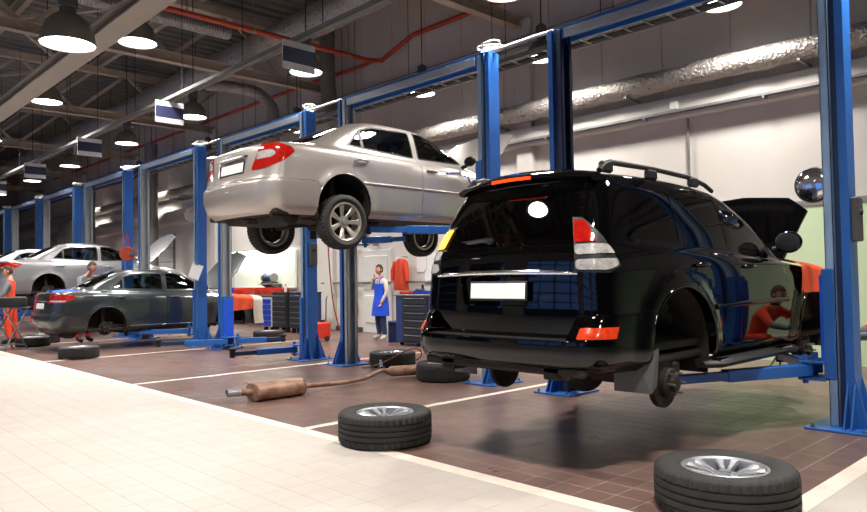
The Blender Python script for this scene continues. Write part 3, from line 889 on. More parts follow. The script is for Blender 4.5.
NR, NC, NS, NF = 14, 9, 64, 12
def ring_contour(R):
    w, yr, yf = R['w'], R['yr'], R['yf']
    tr, tf = R.get('tr', .06), R.get('tf', .08)
    rr, rf = R.get('rr', .2), R.get('rf', .3)
    cr, cf = R.get('cr', .06), R.get('cf', .15)
    z = R['z'] if isinstance(R['z'], (tuple, list)) else (R['z'],) * 3
    ym = (yr + yf) / 2
    def side(y):
        a = max(0, (ym - y) / (ym - yr)); b = max(0, (y - ym) / (yf - ym))
        return w * (1 - tr * a ** 2.6 - tf * b ** 2.6)
    wr, wf = side(yr), side(yf)
    rr, rf = min(rr, wr * .9), min(rf, wf * .9)
    pts = []
    for i in range(NR):
        x = (wr - rr) * i / NR
        pts.append((x, yr + cr * (x / max(wr, 1e-4)) ** 2))
    ya = yr + cr * ((wr - rr) / max(wr, 1e-4)) ** 2
    ys0 = ya + rr
    xs0 = side(ys0)
    for i in range(NC):
        t = PI / 2 * i / NC
        pts.append((wr - rr + (xs0 - (wr - rr)) * math.sin(t), ya + rr * (1 - math.cos(t))))
    yb = yf - cf * ((wf - rf) / max(wf, 1e-4)) ** 2
    ys1 = yb - rf
    for i in range(NS):
        y = ys0 + (ys1 - ys0) * i / NS
        pts.append((side(y), y))
    xs1 = side(ys1)
    for i in range(NC):
        t = PI / 2 * i / NC
        pts.append((wf - rf + (xs1 - (wf - rf)) * math.cos(t), ys1 + rf * math.sin(t)))
    for i in range(NF + 1):
        x = (wf - rf) * (1 - i / NF)
        pts.append((x, yf - cf * (x / max(wf, 1e-4)) ** 2))
    for _ in range(R.get('smooth', 4)):
        q = pts[:]
        for i in range(1, len(pts) - 1):
            q[i] = ((pts[i - 1][0] + 2 * pts[i][0] + pts[i + 1][0]) / 4, (pts[i - 1][1] + 2 * pts[i][1] + pts[i + 1][1]) / 4)
        pts = q
    out = []
    for (x, y) in pts:
        s = (y - yr) / (yf - yr)
        zz = z[0] * (1 - s) * (1 - 2 * s) + z[1] * 4 * s * (1 - s) + z[2] * s * (2 * s - 1)
        out.append(Vector((x, y, zz)))
    return out

def loft(rings, ghost=True):
    """half body (x >= 0) as a bmesh; normals point outwards"""
    C = [ring_contour(R) for R in rings]
    nsub = [R.get('n', 4) for R in rings[:-1]]
    if ghost:
        C.append([Vector((-p.x, p.y, p.z)) for p in C[-2]])
        nsub.append(1)
    # split at rings that are flagged sharp
    cuts = [0] + [i for i, R in enumerate(rings) if R.get('sharp') and 0 < i < len(rings) - 1] + [len(C) - 1]
    grid = None
    cols = []
    for j in range(len(C[0])):
        col = []
        for a, b in zip(cuts[:-1], cuts[1:]):
            seg = pchip([C[i][j] for i in range(a, b + 1)], nsub[a:b])
            col += seg if not col else seg[1:]
        if ghost: col = col[:-1]
        cols.append(col)
    bm = bmesh.new()
    V = [[bm.verts.new(p) for p in col] for col in cols]
    for j in range(len(V) - 1):
        for i in range(len(V[0]) - 1):
            try: bm.faces.new((V[j][i], V[j + 1][i], V[j + 1][i + 1], V[j][i + 1]))
            except ValueError: pass
    bmesh.ops.remove_doubles(bm, verts=bm.verts, dist=2e-4)
    bmesh.ops.dissolve_degenerate(bm, dist=1e-4, edges=bm.edges)
    for v in bm.verts:
        if abs(v.co.x) < 6e-4: v.co.x = 0
    bm.normal_update()
    s = sum(f.normal.x * f.calc_area() for f in bm.faces if f.calc_center_median().x > .5)
    if s < 0:
        bmesh.ops.reverse_faces(bm, faces=bm.faces)
        bm.normal_update()
    return bm

AX = {'side': (Vector((0, 1, 0)), Vector((0, 0, 1)), Vector((1, 0, 0))),
      'rear': (Vector((1, 0, 0)), Vector((0, 0, 1)), Vector((0, -1, 0))),
      'front': (Vector((1, 0, 0)), Vector((0, 0, 1)), Vector((0, 1, 0))),
      'top': (Vector((1, 0, 0)), Vector((0, 1, 0)), Vector((0, 0, 1))),
      'diag': (Vector((.7071, .7071, 0)), Vector((0, 0, 1)), Vector((.7071, -.7071, 0)))}

def area2(p):
    return sum(p[i][0] * p[(i + 1) % len(p)][1] - p[(i + 1) % len(p)][0] * p[i][1] for i in range(len(p)))

def round_poly(p, r, n=4):
    """round the corners of a convex polygon"""
    out = []
    m = len(p)
    for i in range(m):
        a, b, c = Vector(p[i - 1]), Vector(p[i]), Vector(p[(i + 1) % m])
        u, v = (a - b), (c - b)
        q = min(r, u.length * .45, v.length * .45)
        s, e = b + u.normalized() * q, b + v.normalized() * q
        for k in range(n + 1):
            t = k / n
            out.append(tuple(s * (1 - t) ** 2 + b * 2 * t * (1 - t) + e * t * t))
    return out

def inset_poly(p, d):
    if area2(p) < 0: p = p[::-1]
    m = len(p)
    L = []
    for i in range(m):
        a, b = Vector(p[i]), Vector(p[(i + 1) % m])
        t = (b - a).normalized()
        n = Vector((-t.y, t.x))
        L.append((a + n * d, t))
    out = []
    for i in range(m):
        (p1, t1), (p2, t2) = L[i - 1], L[i]
        cr = t1.x * t2.y - t1.y * t2.x
        if abs(cr) < 1e-6: out.append(tuple(p2)); continue
        w = p2 - p1
        s = (w.x * t2.y - w.y * t2.x) / cr
        out.append(tuple(p1 + t1 * s))
    return out

def region(bm, poly, proj, filt=None, nmin=.15):
    """faces of bm inside a convex polygon seen along an axis; the skin is cut exactly along its outline"""
    U, Vv, A = AX[proj]
    if area2(poly) < 0: poly = poly[::-1]
    bm.normal_update()
    us = [p[0] for p in poly]; vs = [p[1] for p in poly]
    u0, u1, v0, v1 = min(us), max(us), min(vs), max(vs)
    faces = []
    for f in bm.faces:
        if f.normal.dot(A) < nmin: continue
        c = f.calc_center_median()
        if filt and not filt(c, f.normal): continue
        fu = [v.co.dot(U) for v in f.verts]; fv = [v.co.dot(Vv) for v in f.verts]
        if max(fu) < u0 or min(fu) > u1 or max(fv) < v0 or min(fv) > v1: continue
        faces.append(f)
    for i in range(len(poly)):
        a, b = poly[i], poly[(i + 1) % len(poly)]
        t = Vector((b[0] - a[0], b[1] - a[1]))
        if t.length < 1e-5: continue
        t.normalize()
        no = U * t.y - Vv * t.x            # outward
        co = U * a[0] + Vv * a[1]
        geom = set(faces)
        for f in faces:
            geom.update(f.edges); geom.update(f.verts)
        res = bmesh.ops.bisect_plane(bm, geom=list(geom), dist=4e-4, plane_co=co, plane_no=no)
        faces = [g for g in res['geom'] if isinstance(g, bmesh.types.BMFace) and g.is_valid and (g.calc_center_median() - co).dot(no) < 0]
    return faces

def take(bm, faces):
    """move faces into a new bmesh"""
    nb = bmesh.new()
    mp = {}
    for f in faces:
        for v in f.verts:
            if v not in mp: mp[v] = nb.verts.new(v.co)
    for f in faces:
        try: nb.faces.new([mp[v] for v in f.verts])
        except ValueError: pass
    bmesh.ops.delete(bm, geom=faces, context='FACES')
    nb.normal_update()
    return nb

def cut(bm, poly, proj, filt=None, nmin=.15):
    return take(bm, region(bm, poly, proj, filt, nmin))

def lip(bm, width=.005, depth=.012, keep_center=True):
    """fold the rim of a panel inwards so that a shut line shows"""
    bm.normal_update()
    rim0 = [e for e in bm.edges if e.is_boundary and not (keep_center and all(abs(v.co.x) < 1e-3 for v in e.verts))]
    bv = {}
    for e in rim0:
        for v in e.verts: bv[v] = v.normal.copy()
    if keep_center:
        # inset only against real rim: temporarily mirror is avoided by skipping centre verts
        pass
    faces = list(bm.faces)
    try:
        res = bmesh.ops.inset_region(bm, faces=faces, thickness=width, depth=0, use_boundary=True, use_even_offset=True)
    except Exception:
        return bm
    for v, n in bv.items():
        if v.is_valid and not (abs(v.co.x) < 1e-3 and keep_center):
            v.co -= n * depth
    for v in bm.verts:
        if keep_center and abs(v.co.x) < width * 1.05: v.co.x = 0
    return bm

def offset(bm, d):
    bm.normal_update()
    ns = {v: v.normal.copy() for v in bm.verts}
    for v, n in ns.items():
        v.co += n * d
    return bm

def skin(name, bm, mat, parent, mode='both', smooth=40, thick=0):
    """bmesh of a right half -> object(s): 'both' = welded with its mirror image, 'pair' = one object a side, 'one' = as is"""
    res = []
    def emit(b, nm):
        bmesh.ops.remove_doubles(b, verts=b.verts, dist=1e-4)
        if thick:
            bmesh.ops.solidify(b, geom=b.faces[:], thickness=thick)
        for f in b.faces: f.smooth = True
        me = bpy.data.meshes.new(nm)
        b.to_mesh(me)
        me.set_sharp_from_angle(angle=math.radians(smooth))
        res.append(link(nm, me, mat, parent))
    if mode == 'both':
        b = bm.copy()
        geom = b.verts[:] + b.edges[:] + b.faces[:]
        r = bmesh.ops.duplicate(b, geom=geom)
        nf = [g for g in r['geom'] if isinstance(g, bmesh.types.BMFace)]
        for g in r['geom']:
            if isinstance(g, bmesh.types.BMVert): g.co.x = -g.co.x
        bmesh.ops.reverse_faces(b, faces=nf)
        emit(b, name); b.free()
    else:
        b = bm.copy(); emit(b, name); b.free()
        if mode == 'pair':
            b = bm.copy()
            for v in b.verts: v.co.x = -v.co.x
            bmesh.ops.reverse_faces(b, faces=b.faces[:])
            emit(b, name); b.free()
    return res if len(res) > 1 else res[0]

def surf_x(bm, y, z):
    """x of the body side near (y, z)"""
    best, bx_ = 9, .85
    for v in bm.verts:
        if v.co.x > .3:
            d = (v.co.y - y) ** 2 + (v.co.z - z) ** 2
            if d < best: best, bx_ = d, v.co.x
    return bx_

def circle_poly(cy, cz, r, n=28, low=None):
    p = [(cy + r * math.cos(2 * PI * i / n), cz + r * math.sin(2 * PI * i / n)) for i in range(n)]
    if low is not None:
        # straight sides below the centre
        q = [(a, b) for a, b in p if b >= cz - 1e-6]
        p = [(cy - r * 1.0, low)] + [(cy + r * 1.0, low)] + q
    return p

def wheel_mesh_parts(R, W, rim_r, style='six', tread=True):
    """meshes of tyre / rim with the wheel axis along +x (outer face at +x), centred on the hub"""
    h = W / 2
    def rf(i, j, r): return r
    # tyre profile (radius, x): from inner bead round the tread to the outer bead
    P = [(rim_r, -h * .78), (rim_r + .012, -h * .86), (rim_r + (R - rim_r) * .45, -h), (R - .035, -h * .97), (R - .014, -h * .88), (R - .006, -h * .8)]
    g = []
    nb = 4
    xs = [-h * .8 + 2 * h * .8 * k / (nb + 1) for k in range(1, nb + 1)]
    for xg in xs:
        g += [(R - .001, xg - .0065), (R - .011, xg - .0045), (R - .011, xg + .0045), (R - .001, xg + .0065)]
    P2 = P + g + [(q, -x) for q, x in P[::-1]]
    sh = {4, 5, 6, len(P2) - 5, len(P2) - 6, len(P2) - 7}
    n = 132 if tread else 40
    def rf(i, j, r):
        if tread and i in sh and j % 3 == 0: return r - .010
        return r
    ty = MB().lathe(P2, (0, 0, 0), (1, 0, 0), n, caps=False, rf=rf)
    ty.lathe([(rim_r, -h * .78), (rim_r - .004, 0), (rim_r, h * .78)], (0, 0, 0), (1, 0, 0), n, caps=False)
    rim = MB()
    # barrel and lip
    rim.lathe([(rim_r + .006, h * .80), (rim_r + .006, h * .86), (rim_r - .006, h * .88), (rim_r - .018, h * .80), (rim_r - .022, h * .3), (rim_r - .05, -h * .2), (rim_r - .03, -h * .8), (rim_r, -h * .8)], (0, 0, 0), (1, 0, 0), 48, caps=False)
    xo = h * .7
    ns = {'six': 6, 'five': 5, 'seven': 7, 'steel': 0}[style]
    def P3(rad, ang, x): return (x, rad * math.cos(ang), rad * math.sin(ang))
    if ns:
        rim.lathe([(.001, xo - .02), (.068, xo - .02), (.075, xo - .035), (.075, xo - .09)], (0, 0, 0), (1, 0, 0), 24, caps=False)
        for k in range(ns):
            a = 2 * PI * k / ns
            for half in ((-1, 1) if style == 'six' else (0,)):
                w0, w1 = (.32, .33) if style == 'six' else (.50, .62 if style == 'five' else .52)
                dA = half * .19
                a0, a1 = a + half * .16, a + dA
                r0, r1 = .055, rim_r - .012
                ring = []
                for (rad, ang, wd, xf, th) in ((r0, a0, w0 * .9, xo - .028, .04), (rim_r * .45, (a0 + a1) / 2, w1 * (.62 if style == 'six' else .9) + .05, xo - .012, .035), (rim_r * .75, a1, w1 * .72, xo + .004, .03), (r1, a1, w1 * .85, h * .80, .03)):
                    hw = wd * rad if rad > .08 else .03
                    c = math.cos(ang); s = math.sin(ang)
                    row = []
                    for (q, dx) in ((-hw / 2, -.012), (-hw * .32, 0), (hw * .32, 0), (hw / 2, -.012), (hw * .4, -th), (-hw * .4, -th)):
                        row.append((xf + dx, rad * c - q * s, rad * s + q * c))
                    ring.append(row)
                vs = [p for row in ring for p in row]
                m = 6
                fs = [(i * m + j, i * m + (j + 1) % m, (i + 1) * m + (j + 1) % m, (i + 1) * m + j) for i in range(len(ring) - 1) for j in range(m)]
                fs += [tuple(range(m))[::-1], tuple((len(ring) - 1) * m + j for j in range(m))]
                rim.add(vs, fs)
        for k in range(6):
            a = 2 * PI * (k + .5) / 6
            rim.cyl(P3(.05, a, xo - .03), P3(.05, a, xo - .008), .009, n=6)
    else:
        rim.lathe([(.03, xo - .03), (.09, xo - .02), (.11, xo - .05), (rim_r * .75, xo - .05), (rim_r - .02, xo - .01)], (0, 0, 0), (1, 0, 0), 32, caps=False)
    hub = MB().lathe([(.001, xo + .0), (.03, xo), (.034, xo - .012), (.034, xo - .03)], (0, 0, 0), (1, 0, 0), 18, caps=False)
    back = MB().lathe([(rim_r - .06, -h * .1), (.09, -h * .15), (.02, -h * .15)], (0, 0, 0), (1, 0, 0), 32, caps=False)
    return ty, rim, hub, back

_wc = {}
def wheel_parts(parent, loc, rot, R, W, rim_r, style, tyre_mat='rubber', rim_mat='alloy', tread=True, name='wheel'):
    key = (R, W, rim_r, style, tyre_mat, rim_mat, tread)
    if key not in _wc:
        ty, rim, hub, back = wheel_mesh_parts(R, W, rim_r, style, tread)
        ms = []
        for mb, nm, mt, sm in ((ty, 'tyre', tyre_mat, 28), (rim, 'rim', rim_mat, 35), (hub, 'hub_cap', 'alloy', 30), (back, 'brake_plate', 'dark_metal', 40)):
            me = mb.mesh(nm, sm); me.materials.append(M[mt]); ms.append((nm, me))
        _wc[key] = ms
    out = []
    for nm, me in _wc[key]:
        o = bpy.data.objects.new(nm, me)
        COL.objects.link(o); o.parent = parent
        o.location = loc; o.rotation_euler = rot
        out.append(o)
    return out
# ================================================================ shared pieces of a car
def arch_liner(parent, cy, cz, r, xin, xout, mat='well'):
    for s in (1, -1):
        mb = MB()
        rows = []
        n = 20
        for i in range(n + 1):
            a = math.radians(-22) + math.radians(224) * i / n
            rows.append([(s * x, cy + r * math.cos(a), cz + r * math.sin(a)) for x in (xout, xout - .12, xin)])
        mb.grid(rows, .006, (0, 0, 0))
        # inner wall of the well
        mb.add([(s * xin, cy + r * math.cos(math.radians(-22) + math.radians(224) * i / n), cz + r * math.sin(math.radians(-22) + math.radians(224) * i / n)) for i in range(n + 1)], [tuple(range(n + 1))])
        mb.build('wheel_well', mat, parent, 40)

def arch_lip(parent, bm, cy, cz, r, mat, rad=.012, a0=-8, a1=188, push=0.0):
    for s in (1, -1):
        pts = []
        for i in range(31):
            a = math.radians(a0 + (a1 - a0) * i / 30)
            y, z = cy + r * math.cos(a), cz + r * math.sin(a)
            pts.append((s * (surf_x(bm, y, z) - .004 + push), y, z))
        MB().tube(pts, rad, 8).build('arch_lip', mat, parent, 60)

def strip(parent, name, bm, pts, mat, rad=.012, out=0.0, both=True, n=14):
    """slim moulding that follows the body side through (y, z) points"""
    path = []
    for (a, b) in zip(pts[:-1], pts[1:]):
        for i in range(n):
            t = i / n
            path.append((a[0] + (b[0] - a[0]) * t, a[1] + (b[1] - a[1]) * t))
    path.append(pts[-1])
    for s in ((1, -1) if both else (1,)):
        MB().tube([(s * (surf_x(bm, y, z) + out), y, z) for y, z in path], rad, 8).build(name, mat, parent, 60)

def handle(parent, bm, y, z, mat):
    for s in (1, -1):
        x = surf_x(bm, y, z)
        mb = MB().tube([(s * (x + .0), y - .095, z), (s * (x + .028), y - .07, z + .003), (s * (x + .032), y, z + .004), (s * (x + .028), y + .07, z + .003), (s * x, y + .095, z)], [.012, .015, .016, .015, .012], 8)
        h = mb.build('door_handle', mat, parent, 60)

def seats(parent, ys, mat='interior', w=.34, z0=.55, back=.62, headrest=True):
    for y in ys:
        for s in (1, -1):
            mb = MB().box((s * w, y, z0), (.46, .5, .16), .05)
            mb.box((s * w, y - .28, z0 + back / 2), (.46, .14, back), .06, Matrix.Rotation(math.radians(12), 3, 'X'))
            o = mb.build('seat', mat, parent, 30)
            if headrest: MB().box((s * w, y - .37, z0 + back + .1), (.24, .1, .17), .045).build('headrest', mat, o, 30)

def steering_wheel(parent, c, mat='black_plastic'):
    R = Matrix.Rotation(math.radians(65), 3, 'X')
    c = Vector(c)
    pts = [c + R @ Vector((.18 * math.cos(2 * PI * i / 28), .18 * math.sin(2 * PI * i / 28), 0)) for i in range(29)]
    mb = MB().tube(pts, .016, 8)
    for a in (0, PI, -PI / 2):
        mb.tube([c, c + R @ Vector((.18 * math.cos(a), .18 * math.sin(a), 0))], .014, 6)
    mb.ellipsoid(c, (.06, .05, .04), 12, 8, R)
    mb.cyl(c, c + R @ Vector((0, 0, -.25)), .03, n=10)
    mb.build('steering_wheel', mat, parent, 50)

def bare_hub(parent, c, s, r=.15, disc=True):
    """brake disc, drum and studs where a wheel has been taken off; s = side"""
    x, y, z = c
    mb = MB().lathe([(.02, -.05), (r * .55, -.05), (r, -.035), (r, .0), (r * .97, .006), (r * .6, .008)], c, (s, 0, 0), 36)
    d = mb.build('brake_disc', 'brake', parent, 30)
    MB().lathe([(r * .6, .0), (r * .6, .055), (r * .55, .065), (r * .3, .066), (r * .28, .1), (r * .2, .105), (.001, .105)], c, (s, 0, 0), 32, caps=False).build('hub', 'brake', d, 30)
    mb = MB()
    for k in range(5 if r < .15 else 6):
        a = 2 * PI * k / (5 if r < .15 else 6)
        mb.cyl((x + s * .06, y + r * .43 * math.cos(a), z + r * .43 * math.sin(a)), (x + s * .12, y + r * .43 * math.cos(a), z + r * .43 * math.sin(a)), .009, n=8)
    mb.build('wheel_stud', 'steel', d, 30)
    MB().box((x - s * .01, y + r * .75, z + r * .35), (.09, .09, .16), .02).build('brake_caliper', 'brake', d, 30)
    MB().tube([(x - s * .05, y - .02, z + .05), (x - s * .12, y - .02, z + .25), (x - s * .14, y, z + .5)], [.035, .035, .045], 12).build('strut', 'under', d, 40)

def plate(parent, c, w, h, tilt=0, frame='black_plastic'):
    R = Matrix.Rotation(tilt, 3, 'X')
    f = MB().box(c, (w + .03, .014, h + .03), .006, R).build('plate_frame', frame, parent, 0)
    MB().box(Vector(c) + R @ Vector((0, -.006, 0)), (w, .008, h), .002, R).build('number_plate', 'plate_white', f, 0)

def rot_hood(bm, hy, hz, ang):
    c, s = math.cos(ang), math.sin(ang)
    for v in bm.verts:
        y, z = v.co.y - hy, v.co.z - hz
        v.co.y, v.co.z = hy + y * c - z * s, hz + y * s + z * c

# ================================================================ the black off-road car
def make_suv():
    t = thing('off_road_car', 'black off-road car on the lift with its rear wheel removed and bonnet open', 'car', (-3.4, 3.75, .28))
    pm = 'black_paint'
    rings = [
        dict(z=.40, w=.82, yr=.20, yf=4.52, rr=.14, n=2), dict(z=.46, w=.885, yr=.16, yf=4.6, rr=.15, n=4),
        dict(z=.66, w=.905, yr=.135, yf=4.68, rr=.16, n=4), dict(z=.84, w=.91, yr=.13, yf=4.70, rr=.16, n=4),
        dict(z=(1.08, 1.07, .97), w=.90, yr=.14, yf=4.66, rr=.17, n=4), dict(z=(1.19, 1.18, 1.06), w=.878, yr=.15, yf=4.5, rr=.17, n=3),
        dict(z=(1.25, 1.235, 1.15), w=.85, yr=.165, yf=3.62, rr=.16, rf=.25, cf=.18, tf=.06, n=6),
        dict(z=(1.49, 1.48, 1.46), w=.79, yr=.275, yf=3.1, rr=.15, rf=.22, cf=.2, tf=.05, n=6),
        dict(z=(1.69, 1.70, 1.66), w=.715, yr=.385, yf=2.66, rr=.15, rf=.2, cf=.2, tf=.05, n=4),
        dict(z=(1.76, 1.785, 1.735), w=.655, yr=.43, yf=2.46, rr=.15, rf=.2, cf=.2, tf=.05, n=4),
        dict(z=(1.795, 1.825, 1.775), w=.53, yr=.48, yf=2.36, rr=.15, rf=.2, cf=.2, tf=.05, n=3),
        dict(z=(1.81, 1.843, 1.792), w=.26, yr=.5, yf=2.3, rr=.1, rf=.1, cf=.1, tf=.05, n=3),
        dict(z=(1.815, 1.848, 1.796), w=.0, yr=.51, yf=2.28, rr=.0, rf=.0, cf=0, tf=0, cr=0, n=1)]
    bm = loft(rings)
    RA, FA, AR = (1.155, .475), (3.91, .475), .492
    for v in bm.verts:                       # flared arches
        if v.co.x > .5 and v.co.z < 1.1:
            for (cy, cz) in (RA, FA):
                r = math.hypot(v.co.y - cy, v.co.z - cz)
                if r < AR + .15:
                    k = max(0, min(1, (AR + .15 - r) / .1))
                    v.co.x += .036 * k * k * (3 - 2 * k)
    for (cy, cz) in (RA, FA):
        bmesh.ops.delete(bm, geom=region(bm, circle_poly(cy, cz, AR, 32, .3), 'side', lambda c, n: c.x > .45, .0), context='FACES')
    ref = bm.copy()
    # bonnet: cut out and opened
    hood = cut(bm, [(-.02, 3.66), (.66, 3.72), (.74, 4.3), (.5, 4.5), (-.02, 4.56)], 'top', lambda c, n: c.y > 3.5, .25)
    for v in hood.verts: v.co.y = 3.66 + (v.co.y - 3.66) * 1.22; v.co.x *= 1.03
    rot_hood(hood, 3.66, 1.16, math.radians(51))
    # tail lamps
    hs = cut(bm, [(.575, 1.085), (.80, 1.075), (.895, 1.12), (.885, 1.2), (.78, 1.32), (.70, 1.455), (.60, 1.465)], 'diag', lambda c, n: c.y < .9)
    red = cut(hs, round_poly([(.59, 1.285), (.735, 1.285), (.675, 1.435), (.605, 1.445)], .02), 'diag')
    w1 = cut(hs, round_poly([(.59, 1.2), (.862, 1.206), (.80, 1.27), (.59, 1.27)], .025), 'diag')
    w2 = cut(hs, round_poly([(.59, 1.1), (.79, 1.095), (.872, 1.125), (.868, 1.172), (.59, 1.168)], .025), 'diag')
    # tailgate with its glass and number-plate recess
    gate = cut(bm, [(-.02, .66), (.665, .66), (.705, 1.05), (.69, 1.28), (.585, 1.765), (-.02, 1.78)], 'rear', lambda c, n: c.y < .8, .1)
    gtrim = cut(gate, [(-.02, 1.265), (.665, 1.27), (.56, 1.742), (-.02, 1.75)], 'rear')
    gglass = cut(gtrim, round_poly([(-.1, 1.285), (.645, 1.288), (.545, 1.725), (-.1, 1.735)], .03), 'rear')
    rec = cut(gate, round_poly([(-.1, .855), (.34, .855), (.385, 1.06), (-.1, 1.06)], .03), 'rear')
    # doors and side glass
    fd = cut(bm, [(2.17, .475), (3.12, .475), (3.22, .85), (3.16, 1.22), (2.58, 1.69), (2.42, 1.74), (2.15, 1.745)], 'side', lambda c, n: c.x > .4, .1)
    rdr = cut(bm, [(1.34, .475), (2.165, .475), (2.145, 1.745), (1.40, 1.745), (1.335, 1.25)], 'side', lambda c, n: c.x > .4, .1)
    qt = cut(bm, round_poly([(.52, 1.295), (1.29, 1.275), (1.335, 1.71), (.76, 1.705)], .06), 'side', lambda c, n: c.x > .4, .1)
    ft = cut(fd, round_poly([(2.2, 1.262), (3.08, 1.245), (3.06, 1.29), (2.55, 1.675), (2.2, 1.705)], .03), 'side')
    rt = cut(rdr, round_poly([(1.40, 1.278), (2.125, 1.265), (2.115, 1.705), (1.44, 1.705)], .03), 'side')
    qg = cut(qt, round_poly(inset_poly([(.52, 1.295), (1.29, 1.275), (1.335, 1.71), (.76, 1.705)], .022), .05), 'side')
    fg = cut(ft, round_poly(inset_poly([(2.2, 1.262), (3.08, 1.245), (3.06, 1.29), (2.55, 1.675), (2.2, 1.705)], .02), .03), 'side')
    rg = cut(rt, round_poly(inset_poly([(1.40, 1.278), (2.125, 1.265), (2.115, 1.705), (1.44, 1.705)], .02), .03), 'side')
    ws = cut(bm, [(-.02, 2.5), (.44, 2.58), (.55, 2.68), (.71, 3.2), (.6, 3.42), (-.02, 3.55)], 'top', lambda c, n: c.y > 2.3, .1)
    # lamps at the front
    hl = cut(bm, round_poly([(.42, .82), (.8, .84), (.78, 1.0), (.42, .98)], .04), 'front', lambda c, n: c.y > 3.5)
    gr = cut(bm, round_poly([(-.2, .80), (.36, .80), (.38, 1.0), (-.2, 1.0)], .04), 'front', lambda c, n: c.y > 3.5)
    skin('body_shell', bm, pm, t, 'both', 45)
    skin('bonnet', hood, pm, t, 'both', 45, thick=.02)
    g = skin('tailgate', lip(gate), pm, t, 'both', 45)
    skin('rear_window_seal', offset(gtrim, -.003), pm, g, 'both')
    skin('rear_window', offset(gglass, -.005), 'glass_dark', g, 'both')
    skin('plate_recess', offset(rec, -.03), pm, g, 'both', 45)
    for nm, b in (('front_door', fd), ('rear_door', rdr)):
        a = skin(nm, lip(b, keep_center=False), pm, t, 'pair', 45)
        tr_, gl_ = (ft, fg) if nm == 'front_door' else (rt, rg)
        for k, o in enumerate(a):
            b1 = tr_.copy(); b2 = offset(gl_.copy(), -.004)
            for q in (b1, b2):
                if k:
                    for v in q.verts: v.co.x = -v.co.x
                    bmesh.ops.reverse_faces(q, faces=q.faces[:])
            skin('window_seal', b1, pm, o, 'one')
            skin('window_pane', b2, 'glass_dark' if nm == 'rear_door' else 'glass', o, 'one')
    skin('quarter_window_seal', qt, pm, t, 'pair')
    skin('quarter_window', offset(qg, -.004), 'glass_dark', t, 'pair')
    skin('windscreen', offset(ws, -.002), 'glass', t, 'both')
    skin('headlamp', hl, 'clear_lens', t, 'pair')
    skin('grille', offset(gr, -.02), 'chrome', t, 'both')
    for k, o in enumerate(skin('tail_lamp_housing', hs, 'black_plastic', t, 'pair')):
        for b, nm, mt in ((red, 'red_lens', 'red_lens' if k == 0 else 'side_lit'), (w1, 'clear_lens', 'clear_lens'), (w2, 'clear_lens', 'clear_lens')):
            q = offset(b.copy(), .007)
            if k:
                for v in q.verts: v.co.x = -v.co.x
                bmesh.ops.reverse_faces(q, faces=q.faces[:])
            skin(nm, q, mt, o, 'one')
    arch_liner(t, *RA, AR + .004, .42, .86); arch_liner(t, *FA, AR + .004, .42, .86)
    for (cy, cz) in (RA, FA): arch_lip(t, ref, cy, cz, AR + .006, pm, .013, -5, 185)
    # bumper
    br = [dict(z=.44, w=.87, yr=.10, yf=4.6, rr=.2, n=2), dict(z=.455, w=.905, yr=.035, yf=4.6, rr=.22, n=3), dict(z=.54, w=.925, yr=.0, yf=4.6, rr=.24, n=3),
          dict(z=.625, w=.925, yr=.0, yf=4.6, rr=.24, n=3), dict(z=.72, w=.92, yr=.06, yf=4.6, rr=.22, n=3), dict(z=.80, w=.912, yr=.11, yf=4.6, rr=.2, n=2), dict(z=.81, w=.88, yr=.16, yf=4.6, rr=.16, n=1)]
    bb = loft(br, False)
    for v in bb.verts:
        r = math.hypot(v.co.y - RA[0], v.co.z - RA[1])
        k = max(0, min(1, (AR + .15 - r) / .1)); v.co.x += .03 * k * k * (3 - 2 * k) if v.co.x > .5 else 0
    res = bmesh.ops.bisect_plane(bb, geom=bb.verts[:] + bb.edges[:] + bb.faces[:], plane_co=(0, .70, 0), plane_no=(0, 1, 0), clear_outer=True, dist=1e-4)
    bmesh.ops.delete(bb, geom=region(bb, circle_poly(*RA, AR, 32, .3), 'side', None, 0), context='FACES')
    bmesh.ops.delete(bb, geom=region(bb, [(-.05, .632), (.655, .632), (.69, .9), (-.05, .9)], 'rear', None, -2), context='FACES')
    rfl = cut(bb, round_poly([(.725, .645), (.90, .645), (.895, .72), (.725, .715)], .008), 'rear', lambda c, n: c.y < .32)
    b = skin('rear_bumper', bb, pm, t, 'both', 40)
    skin('reflector', offset(rfl, .006), 'orange_lens', b, 'pair')
    mb = MB()
    rows = [[(x, .01 + .035 * (x / .8) ** 2 + (.02 if q == 0 else .15 * q), .634 + .004 * q) for x in [(-.70 + .1 * i) for i in range(15)]] for q in (0, 1)]
    mb.grid(rows, .012)
    mb.build('bumper_step', 'black_plastic', b, 40)
    MB().box((0, .14, .425), (1.5, .08, .07), .02).build('tow_bar', 'under', b, 30)
    # trims on the tailgate
    R = Matrix.Rotation(math.radians(-3), 3, 'X')
    mb = MB().tube([(-.665, .185, 1.075), (-.5, .152, 1.083), (-.25, .137, 1.09), (0, .133, 1.092), (.25, .137, 1.09), (.5, .152, 1.083), (.665, .185, 1.075)], [.012, .017, .02, .02, .02, .017, .012], 10)
    mb.build('chrome_strip', 'chrome', g, 60)
    plate(g, (0, .135, .958), .52, .112, math.radians(-4))
    mb = MB().tube([(-.1, .185, 1.325), (-.2, .19, 1.327), (-.35, .215, 1.318), (-.5, .255, 1.30)], [.012, .012, .01, .006], 8).cyl((-.1, .19, 1.325), (-.1, .16, 1.325), .025, n=14)
    mb.bar((-.12, .178, 1.345), (-.52, .242, 1.325), .008, .02)
    mb.build('rear_wiper', 'black_plastic', g, 40)
    # roof spoiler with brake light
    rows = []
